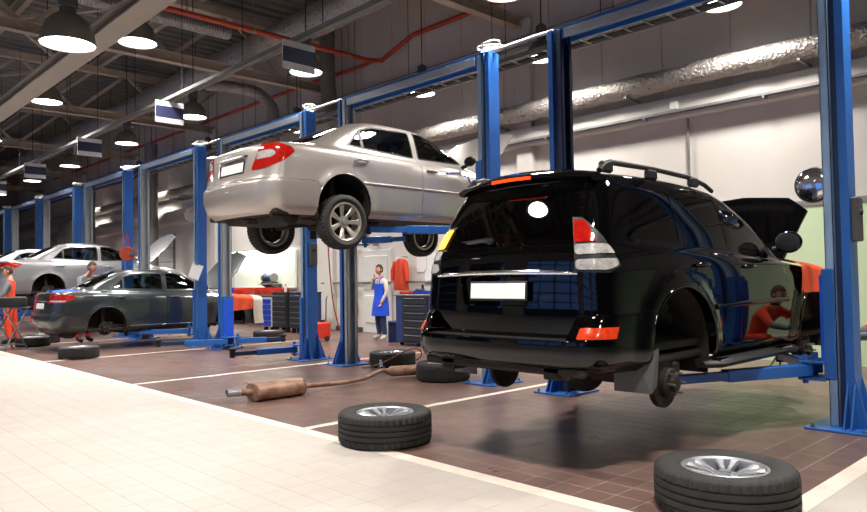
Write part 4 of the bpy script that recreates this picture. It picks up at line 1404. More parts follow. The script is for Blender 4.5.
    for i in range(17):
        x = -.64 + 1.28 * i / 16
        k = (x / .64) ** 2
        y0, y1 = .30 + .10 * k, .62
        z0, z1 = 1.775 - .035 * k, 1.835 - .06 * k
        rows.append([(x, y1, z1 - .01), (x, (y0 + y1) / 2 - .05, z1 + .012), (x, y0 + .02, z0 + .022), (x, y0, z0 + .004), (x, y0 + .02, z0 - .014), (x, y1 - .15, z0 - .02)])
    vs = [p for r in rows for p in r]
    m = 6
    fs = [(i * m + j, i * m + j + 1, (i + 1) * m + j + 1, (i + 1) * m + j) for i in range(16) for j in range(m - 1)] + [tuple(range(m)), tuple(16 * m + j for j in range(m))[::-1]]
    sp = MB().add(vs, fs).build('roof_spoiler', pm, t, 50)
    rows = [[(x, .292 + .10 * (x / .64) ** 2, 1.775 - .035 * (x / .64) ** 2 + dz) for dz in (-.004, .018)] for x in [(-.185 + .37 * i / 10) for i in range(11)]]
    MB().grid(rows, .01, (0, 1, 0)).build('brake_light', 'brake_lit', sp, 0)
    # roof rails
    for s in (1, -1):
        pts = [(s * .63, .52, 1.80), (s * .625, .58, 1.845), (s * .62, .68, 1.875), (s * .615, 1.3, 1.885), (s * .61, 1.9, 1.872), (s * .60, 2.2, 1.835), (s * .60, 2.34, 1.79)]
        mb = MB().tube(pts, [.022, .026, .022, .02, .02, .02, .018], 8)
        o = mb.build('roof_rail', 'black_plastic', t, 60)
        for y in (.62, 1.25, 1.95):
            MB().box((s * .62, y, 1.835), (.05, .14, .08), .015).build('rail_foot', 'black_plastic', o, 30)
    # mirrors
    for s in (1, -1):
        mb = MB().ellipsoid((s * .99, 3.02, 1.34), (.12, .075, .10), 18, 12)
        for v in mb.v:
            if v.y < 2.985: v.y = 2.985
        mi = mb.build('door_mirror', pm, t, 50)
        MB().tube([(s * .84, 3.06, 1.27), (s * .93, 3.05, 1.28)], [.035, .03], 10).build('mirror_arm', 'black_plastic', mi, 50)
        MB().ellipsoid((s * .99, 2.986, 1.34), (.105, .004, .085), 18, 8).build('mirror_glass', 'black_plastic', mi, 50)
    handle(t, ref, 1.5, 1.13, pm); handle(t, ref, 2.36, 1.12, pm)
    strip(t, 'door_moulding', ref, [(1.66, .80), (2.15, .81), (3.2, .82)], pm, .024, -.004)
    # side steps
    for s in (1, -1):
        mb = MB()
        sec = [(.80, .40), (.97, .385), (.99, .365), (.97, .335), (.82, .33)]
        ys = [(1.52, -.10), (1.62, 0), (2.4, 0), (3.2, 0), (3.32, -.06)]
        rows = [[(s * (x + dx if x > .9 else x), y, z) for x, z in sec] for y, dx in ys]
        vs = [p for r in rows for p in r]; m = 5
        fs = [(i * m + j, i * m + (j + 1) % m, (i + 1) * m + (j + 1) % m, (i + 1) * m + j) for i in range(4) for j in range(m)] + [tuple(range(m)), tuple(20 + j for j in range(m))]
        st = mb.add(vs, fs).build('side_step', 'black_plastic', t, 40)
        for y in (1.72, 2.98): MB().box((s * .93, y, .389), (.08, .22, .012), .005).build('step_plate', 'chrome', st, 0)
    # mud flaps
    for s in (1, -1):
        mb = MB().prism([(s * .95, .70, .56), (s * .84, .62, .45), (s * .66, .60, .42), (s * .66, .60, .25), (s * .93, .62, .25), (s * .95, .66, .30)], (0, .012, 0))
        mb.build('mud_flap', 'grey_plastic', t, 0)
    # underside: frame, tank, axle, exhaust, spare wheel
    mb = MB().box2((-.80, .3, .41), (.80, 4.45, .47), .02)
    u = mb.build('floor_pan', 'under', t, 0)
    MB().box2((-.56, .1, .36), (-.42, 4.4, .47), .01).box2((.42, .1, .36), (.56, 4.4, .47), .01).build('chassis_rail', 'under', u, 0)
    MB().box2((-.5, 1.45, .3), (.1, 2.4, .42), .05).build('fuel_tank', 'under', u, 30)
    MB().cyl((-.8, 1.12, .27), (.8, 1.12, .27), .045, n=16).ellipsoid((0.05, 1.12, .27), (.17, .15, .15), 18, 12).build('rear_axle', 'under', u, 50)
    MB().tube([(.62, .1, .40), (.64, .35, .42), (.55, .8, .40), (.5, 1.6, .38)], [.03, .03, .05, .03], 12).build('tail_pipe', 'brake', u, 50)
    MB().lathe([(.1, -.08), (.32, -.075), (.34, -.05), (.34, .05), (.32, .11), (.1, .12)], (-.08, .66, .44), (0, 0, 1), 32).build('spare_tyre', 'rubber_dusty', u, 30)
    for s in (1, -1):
        bare_hub(t, (s * .78, 1.09, .265), s, .185)
        MB().tube([(s * .6, 1.12, .30), (s * .58, 1.12, .62)], [.06, .06], 14).build('coil_spring', 'under', u, 40)
    for s in (1, -1): bare_hub(t, (s * .76, 3.90, .28), s, .165)
    # interior
    MB().box2((-.78, .35, .5), (.78, 3.4, .56), .01).build('cabin_floor', 'interior', t, 0)
    seats(t, (1.75, 2.6), 'interior', .36, .72, .62)
    MB().box((0, 3.2, 1.05), (1.4, .4, .3), .08).build('dashboard', 'interior', t, 30)
    steering_wheel(t, (-.36, 2.95, 1.18))
    MB().box2((-.75, 3.6, .55), (.75, 4.45, .9), .05).box2((-.4, 3.75, .85), (.35, 4.3, 1.05), .06).build('engine', 'dark_metal', t, 30)
    MB().cyl((.55, 3.72, 1.05), (.62, 4.15, 1.62), .008, n=8).build('bonnet_stay', 'steel', t, 40)
    return t
make_suv()

# ================================================================ sedans
def make_sedan(name, label, loc, pm, lamps='drop', wheels='on', hood_open=50, glass='glass', seal='black_plastic', handle_mat=None, rim_mat='alloy_dull'):
    t = thing(name, label, 'car', loc)
    handle_mat = handle_mat or pm
    bump = 1.0
    rings = [
        dict(z=.20, w=.80, yr=.14, yf=4.66, rr=.22, cr=.09, n=2), dict(z=.27, w=.865, yr=.06, yf=4.72, rr=.26, cr=.10, n=4),
        dict(z=.44, w=.888, yr=.0, yf=4.78, rr=.27, cr=.10, n=4), dict(z=.56, w=.897, yr=.01, yf=4.79, rr=.27, cr=.10, n=2),
        dict(z=.605, w=.898, yr=.055, yf=4.78, rr=.25, cr=.09, n=4),
        dict(z=(.80, .76, .64), w=.895, yr=.095, yf=4.75, rr=.24, cr=.08, n=4), dict(z=(.96, .89, .74), w=.872, yr=.125, yf=4.62, rr=.24, cr=.07, n=3),
        dict(z=(1.005, .95, .80), w=.83, yr=.165, yf=4.42, rr=.24, cr=.06, n=5),
        dict(z=(1.055, .99, 1.0), w=.775, yr=.62, yf=3.6, rr=.3, cr=.10, rf=.3, cf=.2, tr=.08, n=4),
        dict(z=(1.20, 1.18, 1.17), w=.715, yr=.92, yf=3.26, rr=.25, cr=.12, rf=.25, cf=.22, tr=.10, n=4),
        dict(z=(1.355, 1.36, 1.33), w=.645, yr=1.25, yf=2.93, rr=.22, cr=.12, rf=.22, cf=.22, tr=.10, n=3),
        dict(z=(1.42, 1.435, 1.40), w=.58, yr=1.42, yf=2.72, rr=.2, cr=.12, rf=.2, cf=.22, tr=.10, n=3),
        dict(z=(1.448, 1.47, 1.435), w=.43, yr=1.52, yf=2.6, rr=.2, cr=.1, rf=.2, cf=.2, n=3),
        dict(z=(1.46, 1.483, 1.45), w=.21, yr=1.57, yf=2.54, rr=.1, cr=.05, rf=.1, cf=.1, n=3),
        dict(z=(1.463, 1.487, 1.453), w=0, yr=1.58, yf=2.52, rr=0, rf=0, cr=0, cf=0, tr=0, tf=0, n=1)]
    bm = loft(rings)
    RA, FA, AR = (1.09, .325), (3.81, .325), .378
    for v in bm.verts:
        if v.co.x > .5 and v.co.z < .85:
            for (cy, cz) in (RA, FA):
                r = math.hypot(v.co.y - cy, v.co.z - cz)
                k = max(0, min(1, (AR + .09 - r) / .08))
                v.co.x += .014 * k * k * (3 - 2 * k)
    for (cy, cz) in (RA, FA):
        bmesh.ops.delete(bm, geom=region(bm, circle_poly(cy, cz, AR, 32, .12), 'side', lambda c, n: c.x > .45, 0), context='FACES')
    ref = bm.copy()
    hood = cut(bm, [(-.02, 3.66), (.62, 3.66), (.72, 4.1), (.6, 4.5), (-.02, 4.62)], 'top', lambda c, n: c.y > 3.3, .25)
    for v in hood.verts: v.co.y = 3.62 + (v.co.y - 3.62) * (1.2 if hood_open else 1.0)
    rot_hood(hood, 3.62, 1.0, math.radians(hood_open))
    if lamps == 'drop':
        H = [(.39, .70), (.60, .705), (.80, .79), (.905, .90), (.86, .955), (.70, .995), (.52, 1.005)]
        W = [(.455, .815), (.66, .825), (.715, .87), (.66, .915), (.485, .905)]
    else:
        H = [(.36, .80), (.70, .79), (.86, .83), (.98, .93), (.84, .965), (.42, .965)]
        W = [(.44, .82), (.80, .82), (.84, .85), (.45, .86)]
    hs = cut(bm, round_poly(H, .04), 'diag', lambda c, n: c.y < 1)
    wl = cut(hs, round_poly(W, .03), 'diag')
    dk = cut(hs, [(.3, .6), (1, .6), (1, .74), (.60, .80), (.3, .80)] if lamps == 'drop' else [(.3, .6), (1, .6), (1, .815), (.3, .815)], 'diag')
    bump_bm = cut(bm, [(-.1, .1), (1.2, .1), (1.2, .59), (-.1, .59)], 'rear', lambda c, n: c.y < .73, -2)
    lid = cut(bm, [(-.02, .612), (.40, .612), (.545, .99), (.58, 1.1), (-.02, 1.1)], 'rear', lambda c, n: c.y < .66, .03)
    bl = cut(bm, [(-.02, .74), (.50, .80), (.56, .92), (.46, 1.36), (.38, 1.42), (-.02, 1.50)], 'top', lambda c, n: c.y < 1.7, .1)
    rec = None
    if lamps == 'drop':
        rec = cut(lid, round_poly([(-.1, .68), (.30, .68), (.335, .895), (-.1, .895)], .02), 'rear')
    fd = cut(bm, [(2.31, .255), (3.27, .255), (3.36, .6), (3.33, .985), (2.98, 1.345), (2.80, 1.41), (2.33, 1.435)], 'side', lambda c, n: c.x > .35, .1)
    rdr = cut(bm, [(1.465, .255), (2.305, .255), (2.325, 1.43), (1.62, 1.425), (1.40, 1.34), (1.165, 1.09), (1.175, .85), (1.30, .52)], 'side', lambda c, n: c.x > .35, .1)
    FW = [(2.355, 1.022), (3.24, 1.03), (3.22, 1.065), (2.93, 1.33), (2.76, 1.38), (2.365, 1.395)]
    RW = [(1.215, 1.075), (2.275, 1.022), (2.285, 1.388), (1.66, 1.375), (1.45, 1.305)]
    ft = cut(fd, round_poly(FW, .02), 'side'); fg = cut(ft, round_poly(inset_poly(FW, .016), .02), 'side')
    rt = cut(rdr, round_poly(RW, .03), 'side')
    rg1 = cut(rt, round_poly(inset_poly([(1.46, 1.06), (2.275, 1.022), (2.285, 1.388), (1.66, 1.375), (1.47, 1.315)], .016), .02), 'side')
    rg2 = cut(rt, round_poly(inset_poly([(1.225, 1.078), (1.455, 1.065), (1.455, 1.305)], .016), .01), 'side')
    ws = cut(bm, [(-.02, 2.62), (.40, 2.70), (.48, 2.82), (.64, 3.32), (.5, 3.46), (-.02, 3.56)], 'top', lambda c, n: c.y > 2.2, .1)
    hl = cut(bm, round_poly([(.45, .56), (.80, .60), (.80, .72), (.45, .68)], .04), 'front', lambda c, n: c.y > 3.4)
    gr = cut(bm, round_poly([(-.2, .56), (.36, .56), (.36, .66), (-.2, .67)], .03), 'front', lambda c, n: c.y > 3.4)
    skin('body_shell', bm, pm, t, 'both', 45)
    skin('bonnet', hood, pm, t, 'both', 45, thick=.02)
    skin('rear_bumper', lip(bump_bm, .004, .008), pm, t, 'both', 45)
    L = skin('boot_lid', lip(lid, .004, .01), pm, t, 'both', 45)
    skin('rear_window', offset(bl, -.003), 'glass_dark', t, 'both')
    skin('windscreen', offset(ws, -.003), 'glass', t, 'both')
    skin('headlamp', hl, 'clear_lens', t, 'pair'); skin('grille', offset(gr, -.02), 'black_plastic', t, 'both')
    for nm, b, tr_, gls in (('front_door', fd, ft, [fg]), ('rear_door', rdr, rt, [rg1, rg2])):
        a = skin(nm, lip(b, .004, .01, False), pm, t, 'pair', 45)
        for k, o in enumerate(a):
            for q, mt, nn, off in [(tr_, seal, 'window_seal', 0)] + [(g_, glass, 'window_pane', -.003) for g_ in gls]:
                q = offset(q.copy(), off)
                if k:
                    for v in q.verts: v.co.x = -v.co.x
                    bmesh.ops.reverse_faces(q, faces=q.faces[:])
                skin(nn, q, mt, o, 'one')
    for k, o in enumerate(skin('tail_lamp', offset(hs, .004), 'red_lens', t, 'pair')):
        for b, mt, nn in ((wl, 'clear_lens', 'clear_lens'), (dk, 'red_lens', 'lower_lens')):
            q = offset(b.copy(), .006)
            if k:
                for v in q.verts: v.co.x = -v.co.x
                bmesh.ops.reverse_faces(q, faces=q.faces[:])
            skin(nn, q, mt, o, 'one')
    if rec:
        skin('plate_recess', offset(rec, -.025), pm, L, 'both')
        plate(L, (0, .112, .765), .52, .112, math.radians(-6))
        MB().box((0, .10, .875), (.56, .05, .03), .01).build('boot_handle', pm, L, 30)
    else:
        plate(L, (0, .088, .74), .52, .112, math.radians(-6))
        MB().tube([(-.36, .13, .83), (-.2, .085, .84), (0, .075, .842), (.2, .085, .84), (.36, .13, .83)], .014, 8).build('chrome_strip', 'chrome', L, 60)
    arch_liner(t, *RA, AR + .003, .46, .85); arch_liner(t, *FA, AR + .003, .46, .85)
    for (cy, cz) in (RA, FA): arch_lip(t, ref, cy, cz, AR + .003, pm, .008, -5, 185)
    handle(t, ref, 1.34, .885, handle_mat); handle(t, ref, 2.50, .865, handle_mat)
    if lamps == 'drop': strip(t, 'door_moulding', ref, [(1.34, .615), (2.29, .61)], pm, .018, -.006); strip(t, 'door_moulding', ref, [(2.33, .61), (3.28, .605)], pm, .018, -.006)
    else: strip(t, 'sill_strip', ref, [(1.55, .30), (3.2, .29)], 'chrome', .01, 0)
    for s in (1, -1):
        mb = MB().ellipsoid((s * .93, 3.17, 1.06), (.10, .06, .07), 16, 10)
        for v in mb.v:
            if v.y < 3.14: v.y = 3.14
        mi = mb.build('door_mirror', 'black_plastic' if lamps == 'drop' else pm, t, 50)
        MB().tube([(s * .76, 3.2, 1.0), (s * .86, 3.19, 1.02)], [.03, .025], 10).build('mirror_arm', 'black_plastic', mi, 50)
    # underside
    MB().box2((-.78, .2, .2), (.78, 4.5, .27), .02).build('floor_pan', 'under', t, 0)
    MB().box2((-.5, .25, .14), (.05, .85, .24), .05).build('spare_well', 'under', t, 30)
    MB().lathe([(.04, -.3), (.11, -.28), (.12, 0), (.11, .28), (.04, .3)], (.42, .45, .2), (1, 0, .02), 18).tube([(.7, .2, .19), (.7, .4, .2)], .025, 10).build('silencer', 'under', t, 40)
    MB().box2((-.55, 1.45, .13), (.5, 1.95, .24), .05).build('fuel_tank', 'under', t, 30)
    MB().tube([(0.1, 1.4, .16), (.05, 2.4, .15), (.1, 3.6, .16)], .03, 10).build('exhaust_pipe', 'rust', t, 50)
    hz = .14 if wheels == 'on' else .26
    for s in (1, -1):
        MB().tube([(s * .2, 1.05, .22), (s * .65, 1.1, hz + .02)], .025, 8).tube([(s * .25, 1.3, .22), (s * .65, 1.12, hz)], .02, 8).tube([(s * .62, 1.09, hz), (s * .58, 1.09, .75)], [.035, .05], 10).build('suspension_arm', 'under', t, 40)
        for wy in (1.09, 3.81):
            if wheels == 'on':
                wheel_parts(t, (s * .79, wy, hz), (0, 0, 0 if s > 0 else PI), .325, .205, .222, 'seven', 'rubber', rim_mat)
            else:
                bare_hub(t, (s * .74, wy, hz), s, .14)
    # cabin
    MB().box2((-.72, 1.0, .27), (.72, 3.4, .33), .01).build('cabin_floor', 'interior', t, 0)
    seats(t, (1.72, 2.5), 'interior_grey', .34, .52, .6)
    MB().box((0, 1.05, .98), (1.2, .6, .04), .01).build('parcel_shelf', 'interior', t, 0)
    MB().box((0, 3.12, .85), (1.3, .5, .22), .06).build('dashboard', 'interior', t, 30)
    steering_wheel(t, (-.34, 2.85, .93))
    MB().box2((-.65, 3.5, .3), (.65, 4.5, .62), .05).box2((-.4, 3.65, .6), (.4, 4.3, .78), .06).build('engine', 'dark_metal', t, 30)
    MB().cyl((.5, 3.6, .8), (.52, 3.95, 1.35), .007, n=8).build('bonnet_stay', 'steel', t, 40)
    return t
make_sedan('sedan', 'champagne silver sedan raised high on the lift with its bonnet open', (-7.55, 3.87, 1.88), 'champagne')
make_sedan('sedan', 'dark grey sedan low on its lift with wheels removed', (-15.85, 4.03, .17), 'grey_paint', 'wide', 'off', 60)
make_sedan('sedan', 'silver sedan raised at half height behind the dark grey sedan', (-19.95, 4.05, .92), 'silver_paint', 'wide', 'off', 55)
make_sedan('sedan', 'white sedan half hidden behind the raised silver sedan', (-24.05, 4.05, .94), 'white_paint', 'wide', 'off', 0)
# ================================================================ people
BONES = [('pelvis', 'spine'), ('spine', 'chest'), ('chest', 'neck'), ('neck', 'head'),
         ('chest', 'shL'), ('shL', 'elL'), ('elL', 'wrL'), ('wrL', 'haL'), ('chest', 'shR'), ('shR', 'elR'), ('elR', 'wrR'), ('wrR', 'haR'),
         ('pelvis', 'hiL'), ('hiL', 'knL'), ('knL', 'anL'), ('anL', 'toL'), ('pelvis', 'hiR'), ('hiR', 'knR'), ('knR', 'anR'), ('anR', 'toR')]
RAD = dict(pelvis=(.155, .115), spine=(.14, .105), chest=(.165, .12), neck=(.062, .062), head=(.055, .055),
           sh=(.072, .072), el=(.05, .05), wr=(.036, .036), ha=(.042, .026), hi=(.11, .11), kn=(.08, .08), an=(.062, .062), to=(.046, .036))
STAND = dict(pelvis=(0, 0, .97), spine=(0, .01, 1.13), chest=(0, 0, 1.34), neck=(0, .0, 1.49), head=(0, .03, 1.58),
             shL=(-.19, 0, 1.41), elL=(-.25, -.02, 1.13), wrL=(-.24, .08, .89), haL=(-.235, .11, .81),
             shR=(.19, 0, 1.41), elR=(.25, -.02, 1.13), wrR=(.24, .08, .89), haR=(.235, .11, .81),
             hiL=(-.1, 0, .90), knL=(-.115, .03, .5), anL=(-.12, -.02, .085), toL=(-.13, .15, .045),
             hiR=(.1, 0, .90), knR=(.115, .03, .5), anR=(.12, -.02, .085), toR=(.13, .15, .045))

def person(label, loc, rz, pose, cloth, head_dir=(0, 1, 0), scale=1.0, hair=True, group=None):
    t = thing('person', label, 'person', loc, rz, group)
    J = {k: Vector(v) * scale for k, v in {**STAND, **pose}.items()}
    names = list(J)
    me = bpy.data.meshes.new('skeleton')
    me.from_pydata([tuple(J[n]) for n in names], [(names.index(a), names.index(b)) for a, b in BONES], [])
    o = bpy.data.objects.new('skeleton', me)
    COL.objects.link(o)
    md = o.modifiers.new('skin', 'SKIN')
    sv = me.skin_vertices[0].data
    for i, n in enumerate(names):
        k = n if n in RAD else n[:-1]
        sv[i].radius = (RAD[k][0] * scale, RAD[k][1] * scale)
        sv[i].use_root = (n == 'pelvis')
    md.branch_smoothing = .6
    sd = o.modifiers.new('sub', 'SUBSURF'); sd.levels = 2; sd.render_levels = 2
    dg = bpy.context.evaluated_depsgraph_get()
    ev = bpy.data.meshes.new_from_object(o.evaluated_get(dg))
    bpy.data.objects.remove(o)
    mb = MB()
    mb.add([v.co for v in ev.vertices], [tuple(p.vertices) for p in ev.polygons])
    nbody = len(mb.f)
    # head
    hd = Vector(head_dir).normalized()
    hx = hd.cross(Vector((0, 0, 1))).normalized()
    up = hx.cross(hd)
    R = Matrix((hx, hd, up)).transposed()
    hc = J['head'] + up * .085 * scale + hd * .015 * scale
    def H(x, y, z): return hc + R @ (Vector((x, y, z)) * scale)
    hm = MB().ellipsoid(hc, (.076 * scale, .096 * scale, .118 * scale), 20, 14, R)
    for v in hm.v:                                   # jaw narrows, face flattens
        q = R.transposed() @ (v - hc) / scale
        if q.z < -.02: q.x *= 1 + (q.z + .02) * 2.6; q.y = q.y * (1 + (q.z + .02) * 1.2) + .01
        if q.y > .075: q.y = .075 + (q.y - .075) * .5
        v.xyz = hc + R @ (q * scale)
    hm.ellipsoid(H(0, .095, -.012), (.013 * scale, .02 * scale, .026 * scale), 10, 8, R)      # nose
    for s in (-1, 1): hm.ellipsoid(H(s * .077, -.005, -.005), (.01 * scale, .022 * scale, .033 * scale), 10, 8, R)   # ears
    mb.add(hm.v, hm.f)
    nhead = len(mb.f)
    # fingers
    for sd_ in 'LR':
        w, h = J['wr' + sd_], J['ha' + sd_]
        d = (h - w).normalized()
        side = d.cross(Vector((0, 1, 0)) if abs(d.y) < .8 else Vector((0, 0, 1))).normalized()
        pn = side.cross(d)
        for k in range(4):
            b = h + side * (k - 1.5) * .019 * scale + d * .01 * scale
            L = (.062, .074, .07, .055)[k] * scale
            mb.tube([b, b + d * L * .45 + pn * .004, b + d * L * .75 + pn * .014, b + d * L * .92 + pn * .026], [.009 * scale, .009 * scale, .008 * scale, .006 * scale], 6)
        b = w.lerp(h, .45) + side * .03 * scale
        mb.tube([b, b + side * .02 * scale + d * .025 * scale, b + side * .026 * scale + d * .055 * scale + pn * .012], [.011 * scale, .010 * scale, .008 * scale], 6)
    body = mb.mesh('body', 180, recalc=False)
    mats = ['skin', 'hair'] + sorted(set(cloth.values()) - {'skin', 'hair'})
    for m_ in mats: body.materials.append(M[m_])
    segs = [(a, b, J[a], J[b]) for a, b in BONES]
    def nearest(p):
        best, r = 9, None
        for a, b, A, B in segs:
            ab = B - A
            u_ = max(0, min(1, (p - A).dot(ab) / ab.length_squared))
            d = (p - A - ab * u_).length
            if d < best: best, r = d, (a, b, u_)
        return r
    headc = hc
    for p in body.polygons:
        c = p.center
        p.use_smooth = True
        if (Vector(c) - headc).length < .135 * scale or c.z > J['neck'].z + .03 * scale and (Vector(c) - headc).length < .2 * scale:
            p.material_index = 0; continue
        a, b, u_ = nearest(Vector(c))
        k = b.rstrip('LR') if b[-1] in 'LR' else b
        if k in ('wr',): key = 'forearm'
        elif k == 'el': key = 'upperarm'
        elif k == 'ha': key = 'hand'
        elif k in ('hi',): key = 'hips'
        elif k == 'kn': key = 'thigh'
        elif k == 'an': key = 'shin' if u_ < .86 else 'shoe'
        elif k == 'to': key = 'shoe'
        elif k == 'sh': key = 'shoulder'
        elif k == 'head': key = 'hand'
        elif k == 'neck': key = 'chest' if u_ < .75 else 'hand'
        elif k == 'spine': key = 'hips'
        else: key = 'chest'
        p.material_index = mats.index(cloth.get(key, 'skin'))
    bo = link('body', body, None, t)
    # face
    for s in (-1, 1):
        MB().ellipsoid(H(s * .03, .088, .015), (.011 * scale, .006 * scale, .006 * scale), 8, 6, R).build('eye', 'black_plastic', t, 60)
        MB().ellipsoid(H(s * .03, .09, .034), (.017 * scale, .005 * scale, .004 * scale), 8, 6, R).build('eyebrow', 'hair', t, 60)
    MB().ellipsoid(H(0, .088, -.052), (.022 * scale, .006 * scale, .006 * scale), 10, 6, R).build('mouth', 'red_plastic', t, 60)
    if hair:
        hm = MB().ellipsoid(hc + up * .012 * scale - hd * .008 * scale, (.085 * scale, .102 * scale, .122 * scale), 20, 14, R)
        keep = []
        for f in hm.f:
            c = sum((hm.v[i] for i in f), Vector()) / len(f)
            q = R.transposed() @ (c - hc) / scale
            if q.z > .055 - .0 * q.y or (q.y < .03 and q.z > -.06) : keep.append(f)
        hm.f = keep
        hm.build('hair', 'hair', t, 60, recalc=False)
    return t, J

OVERALL = dict(chest='orange_wear', hips='orange_wear', shoulder='orange_wear', thigh='orange_wear', shin='orange_wear', upperarm='grey_wear', forearm='grey_wear', hand='skin', shoe='black_shoe')
# man in the blue apron, hand at his ear
t, J = person('person in a blue apron and jeans standing by the wall, hand at the face', (-12.15, 9.98, 0), math.radians(172),
    dict(elR=(.27, .08, 1.20), wrR=(.11, .17, 1.40), haR=(.07, .15, 1.48), elL=(-.25, .0, 1.13), wrL=(-.2, .1, .93), haL=(-.19, .13, .86), knL=(-.13, .04, .5), anL=(-.16, .0, .085), toL=(-.2, .16, .045)),
    dict(chest='white_wear', hips='jeans', shoulder='white_wear', thigh='jeans', shin='jeans', upperarm='white_wear', forearm='white_wear', hand='skin', shoe='white_shoe'), (-.1, 1, -.12), .94)
rows = []
for i, (z, rx, ry, dy) in enumerate(((1.33, .185, .14, 0), (1.2, .185, .142, .005), (1.05, .175, .14, .01), (.95, .195, .16, .01), (.8, .215, .175, .015), (.62, .235, .19, .02), (.58, .238, .192, .02))):
    row = []
    for k in range(25):
        a = math.radians(-35 + 250 * k / 24)
        row.append((rx * math.cos(a), dy + ry * math.sin(a) + .008 * math.sin(a * 9) * (1.1 - z), z * .94))
    rows.append(row)
MB().grid(rows, .006, (0, 0, 0)).build('apron', 'blue_wear', t, 60)
MB().tube([(-.12, .12, 1.25), (-.1, .09, 1.36), (-.06, -.02, 1.41), (.06, -.02, 1.41), (.1, .09, 1.36), (.12, .12, 1.25)], .014, 6).build('apron_strap', 'blue_wear', t, 60)
# mechanic at the wheel stand
person('person in orange overalls and grey sleeves standing at the wheel stand', (-18.35, 4.15, 0), math.radians(150),
    dict(elL=(-.27, .06, 1.14), wrL=(-.2, .3, 1.0), haL=(-.18, .38, .98), elR=(.27, .06, 1.14), wrR=(.2, .3, 1.0), haR=(.18, .38, .98), anR=(.2, -.08, .085), knR=(.16, -.01, .5), toR=(.22, .1, .045)),
    OVERALL, (-.3, 1, -.2), 1.0)
# mechanic on the far side of the dark grey sedan
person('person in grey and orange workwear behind the dark grey sedan', (-17.35, 5.4, 0), math.radians(-70),
    dict(chest=(0, .10, 1.36), neck=(0, .18, 1.5), head=(0, .23, 1.585), shL=(-.19, .12, 1.43), shR=(.19, .12, 1.43), elL=(-.26, .22, 1.18), wrL=(-.2, .42, 1.08), haL=(-.18, .5, 1.06), elR=(.26, .22, 1.18), wrR=(.2, .42, 1.08), haR=(.18, .5, 1.06)),
    {**OVERALL, 'shoulder': 'grey_wear', 'chest': 'grey_wear'}, (-.2, 1, -.35), 1.04)
# mechanic crouching at the front wheel of the black car
person('person in orange overalls crouching at the front hub of the black car', (-1.80, 8.2, 0), math.radians(112),
    dict(pelvis=(0, -.1, .42), spine=(0, -.05, .6), chest=(0, .06, .82), neck=(0, .14, .96), head=(0, .18, 1.05),
         shL=(-.19, .1, .9), shR=(.19, .1, .9), elL=(-.24, .34, .72), elR=(.22, .36, .74), wrL=(-.1, .58, .68), wrR=(.1, .6, .70), haL=(-.07, .67, .68), haR=(.06, .69, .70),
         hiL=(-.11, -.08, .40), hiR=(.11, -.08, .40), knL=(-.18, .32, .50), knR=(.16, .34, .28), anL=(-.16, .20, .085), anR=(.14, -.06, .10), toL=(-.18, .36, .045), toR=(.15, .06, .045)),
    {**OVERALL, 'upperarm': 'orange_wear'}, (0, 1, -.3), 1.0)
# ================================================================ wheels lying about
def floor_wheel(label, loc, R, W, rim_r, style, rz=0, tyre='rubber', rim='alloy', up=True, group='wheels lying on the floor', z=0.0):
    t = thing('wheel', label, 'wheel', (loc[0], loc[1], z), rz, group)
    parts = wheel_parts(t, (0, 0, W / 2), (0, -PI / 2 if up else PI / 2, 0), R, W, rim_r, style, tyre, rim)
    return t
floor_wheel('big dusty off-road wheel with a bright alloy rim lying near the right lift post', (-1.80, 3.98), .388, .262, .23, 'six', .35, 'rubber_dusty')
floor_wheel('big off-road wheel with an alloy rim lying on the pale border strip', (-4.55, 3.76), .388, .262, .23, 'six', 1.1, 'rubber_dusty')
floor_wheel('dark wheel lying on the floor under the left rear corner of the black car', (-6.74, 6.58), .36, .24, .2, 'six', .3)
floor_wheel('dark wheel lying beside the rusty exhaust with a hose over it', (-8.39, 7.1), .36, .23, .2, 'six', .8)
floor_wheel('dusty wheel lying on the floor behind the empty lift', (-14.1, 8.3), .345, .24, .2, 'five', .2, 'rubber_dusty')
floor_wheel('black wheel lying in front of the dark grey sedan on the bay line', (-13.8, 4.22), .345, .215, .2, 'five', .4)
floor_wheel('black wheel lying behind the rear bumper of the dark grey sedan', (-17.3, 4.35), .345, .215, .2, 'five', .9)
floor_wheel('black wheel lying beside the feet of the mechanic at the wheel stand', (-18.05, 4.75), .345, .215, .2, 'five', .1)

# folding stand with a wheel on it
t = thing('wheel_stand', 'folding metal stand that carries a black wheel', 'stand', (-16.75, 3.75, 0), math.radians(20))
for s in (-1, 1):
    MB().tube([(s * .27, -.26, .0), (s * .27, .24, .86)], .018, 8).build('leg', 'steel', t, 50)
    MB().tube([(s * .24, .26, .0), (s * .24, -.24, .86)], .018, 8).build('leg', 'steel', t, 50)
MB().tube([(-.27, -.2, .1), (.27, -.2, .1)], .014, 8).build('crossbar', 'steel', t, 50)
MB().tube([(-.24, .2, .1), (.24, .2, .1)], .014, 8).build('crossbar', 'steel', t, 50)
MB().box((0, 0, .87), (.62, .56, .025), .006).build('stand_top', 'steel', t, 0)
floor_wheel('black wheel resting on top of the folding stand', (-16.75, 3.75), .345, .215, .2, 'five', .2, group='wheels off the floor', z=.885)

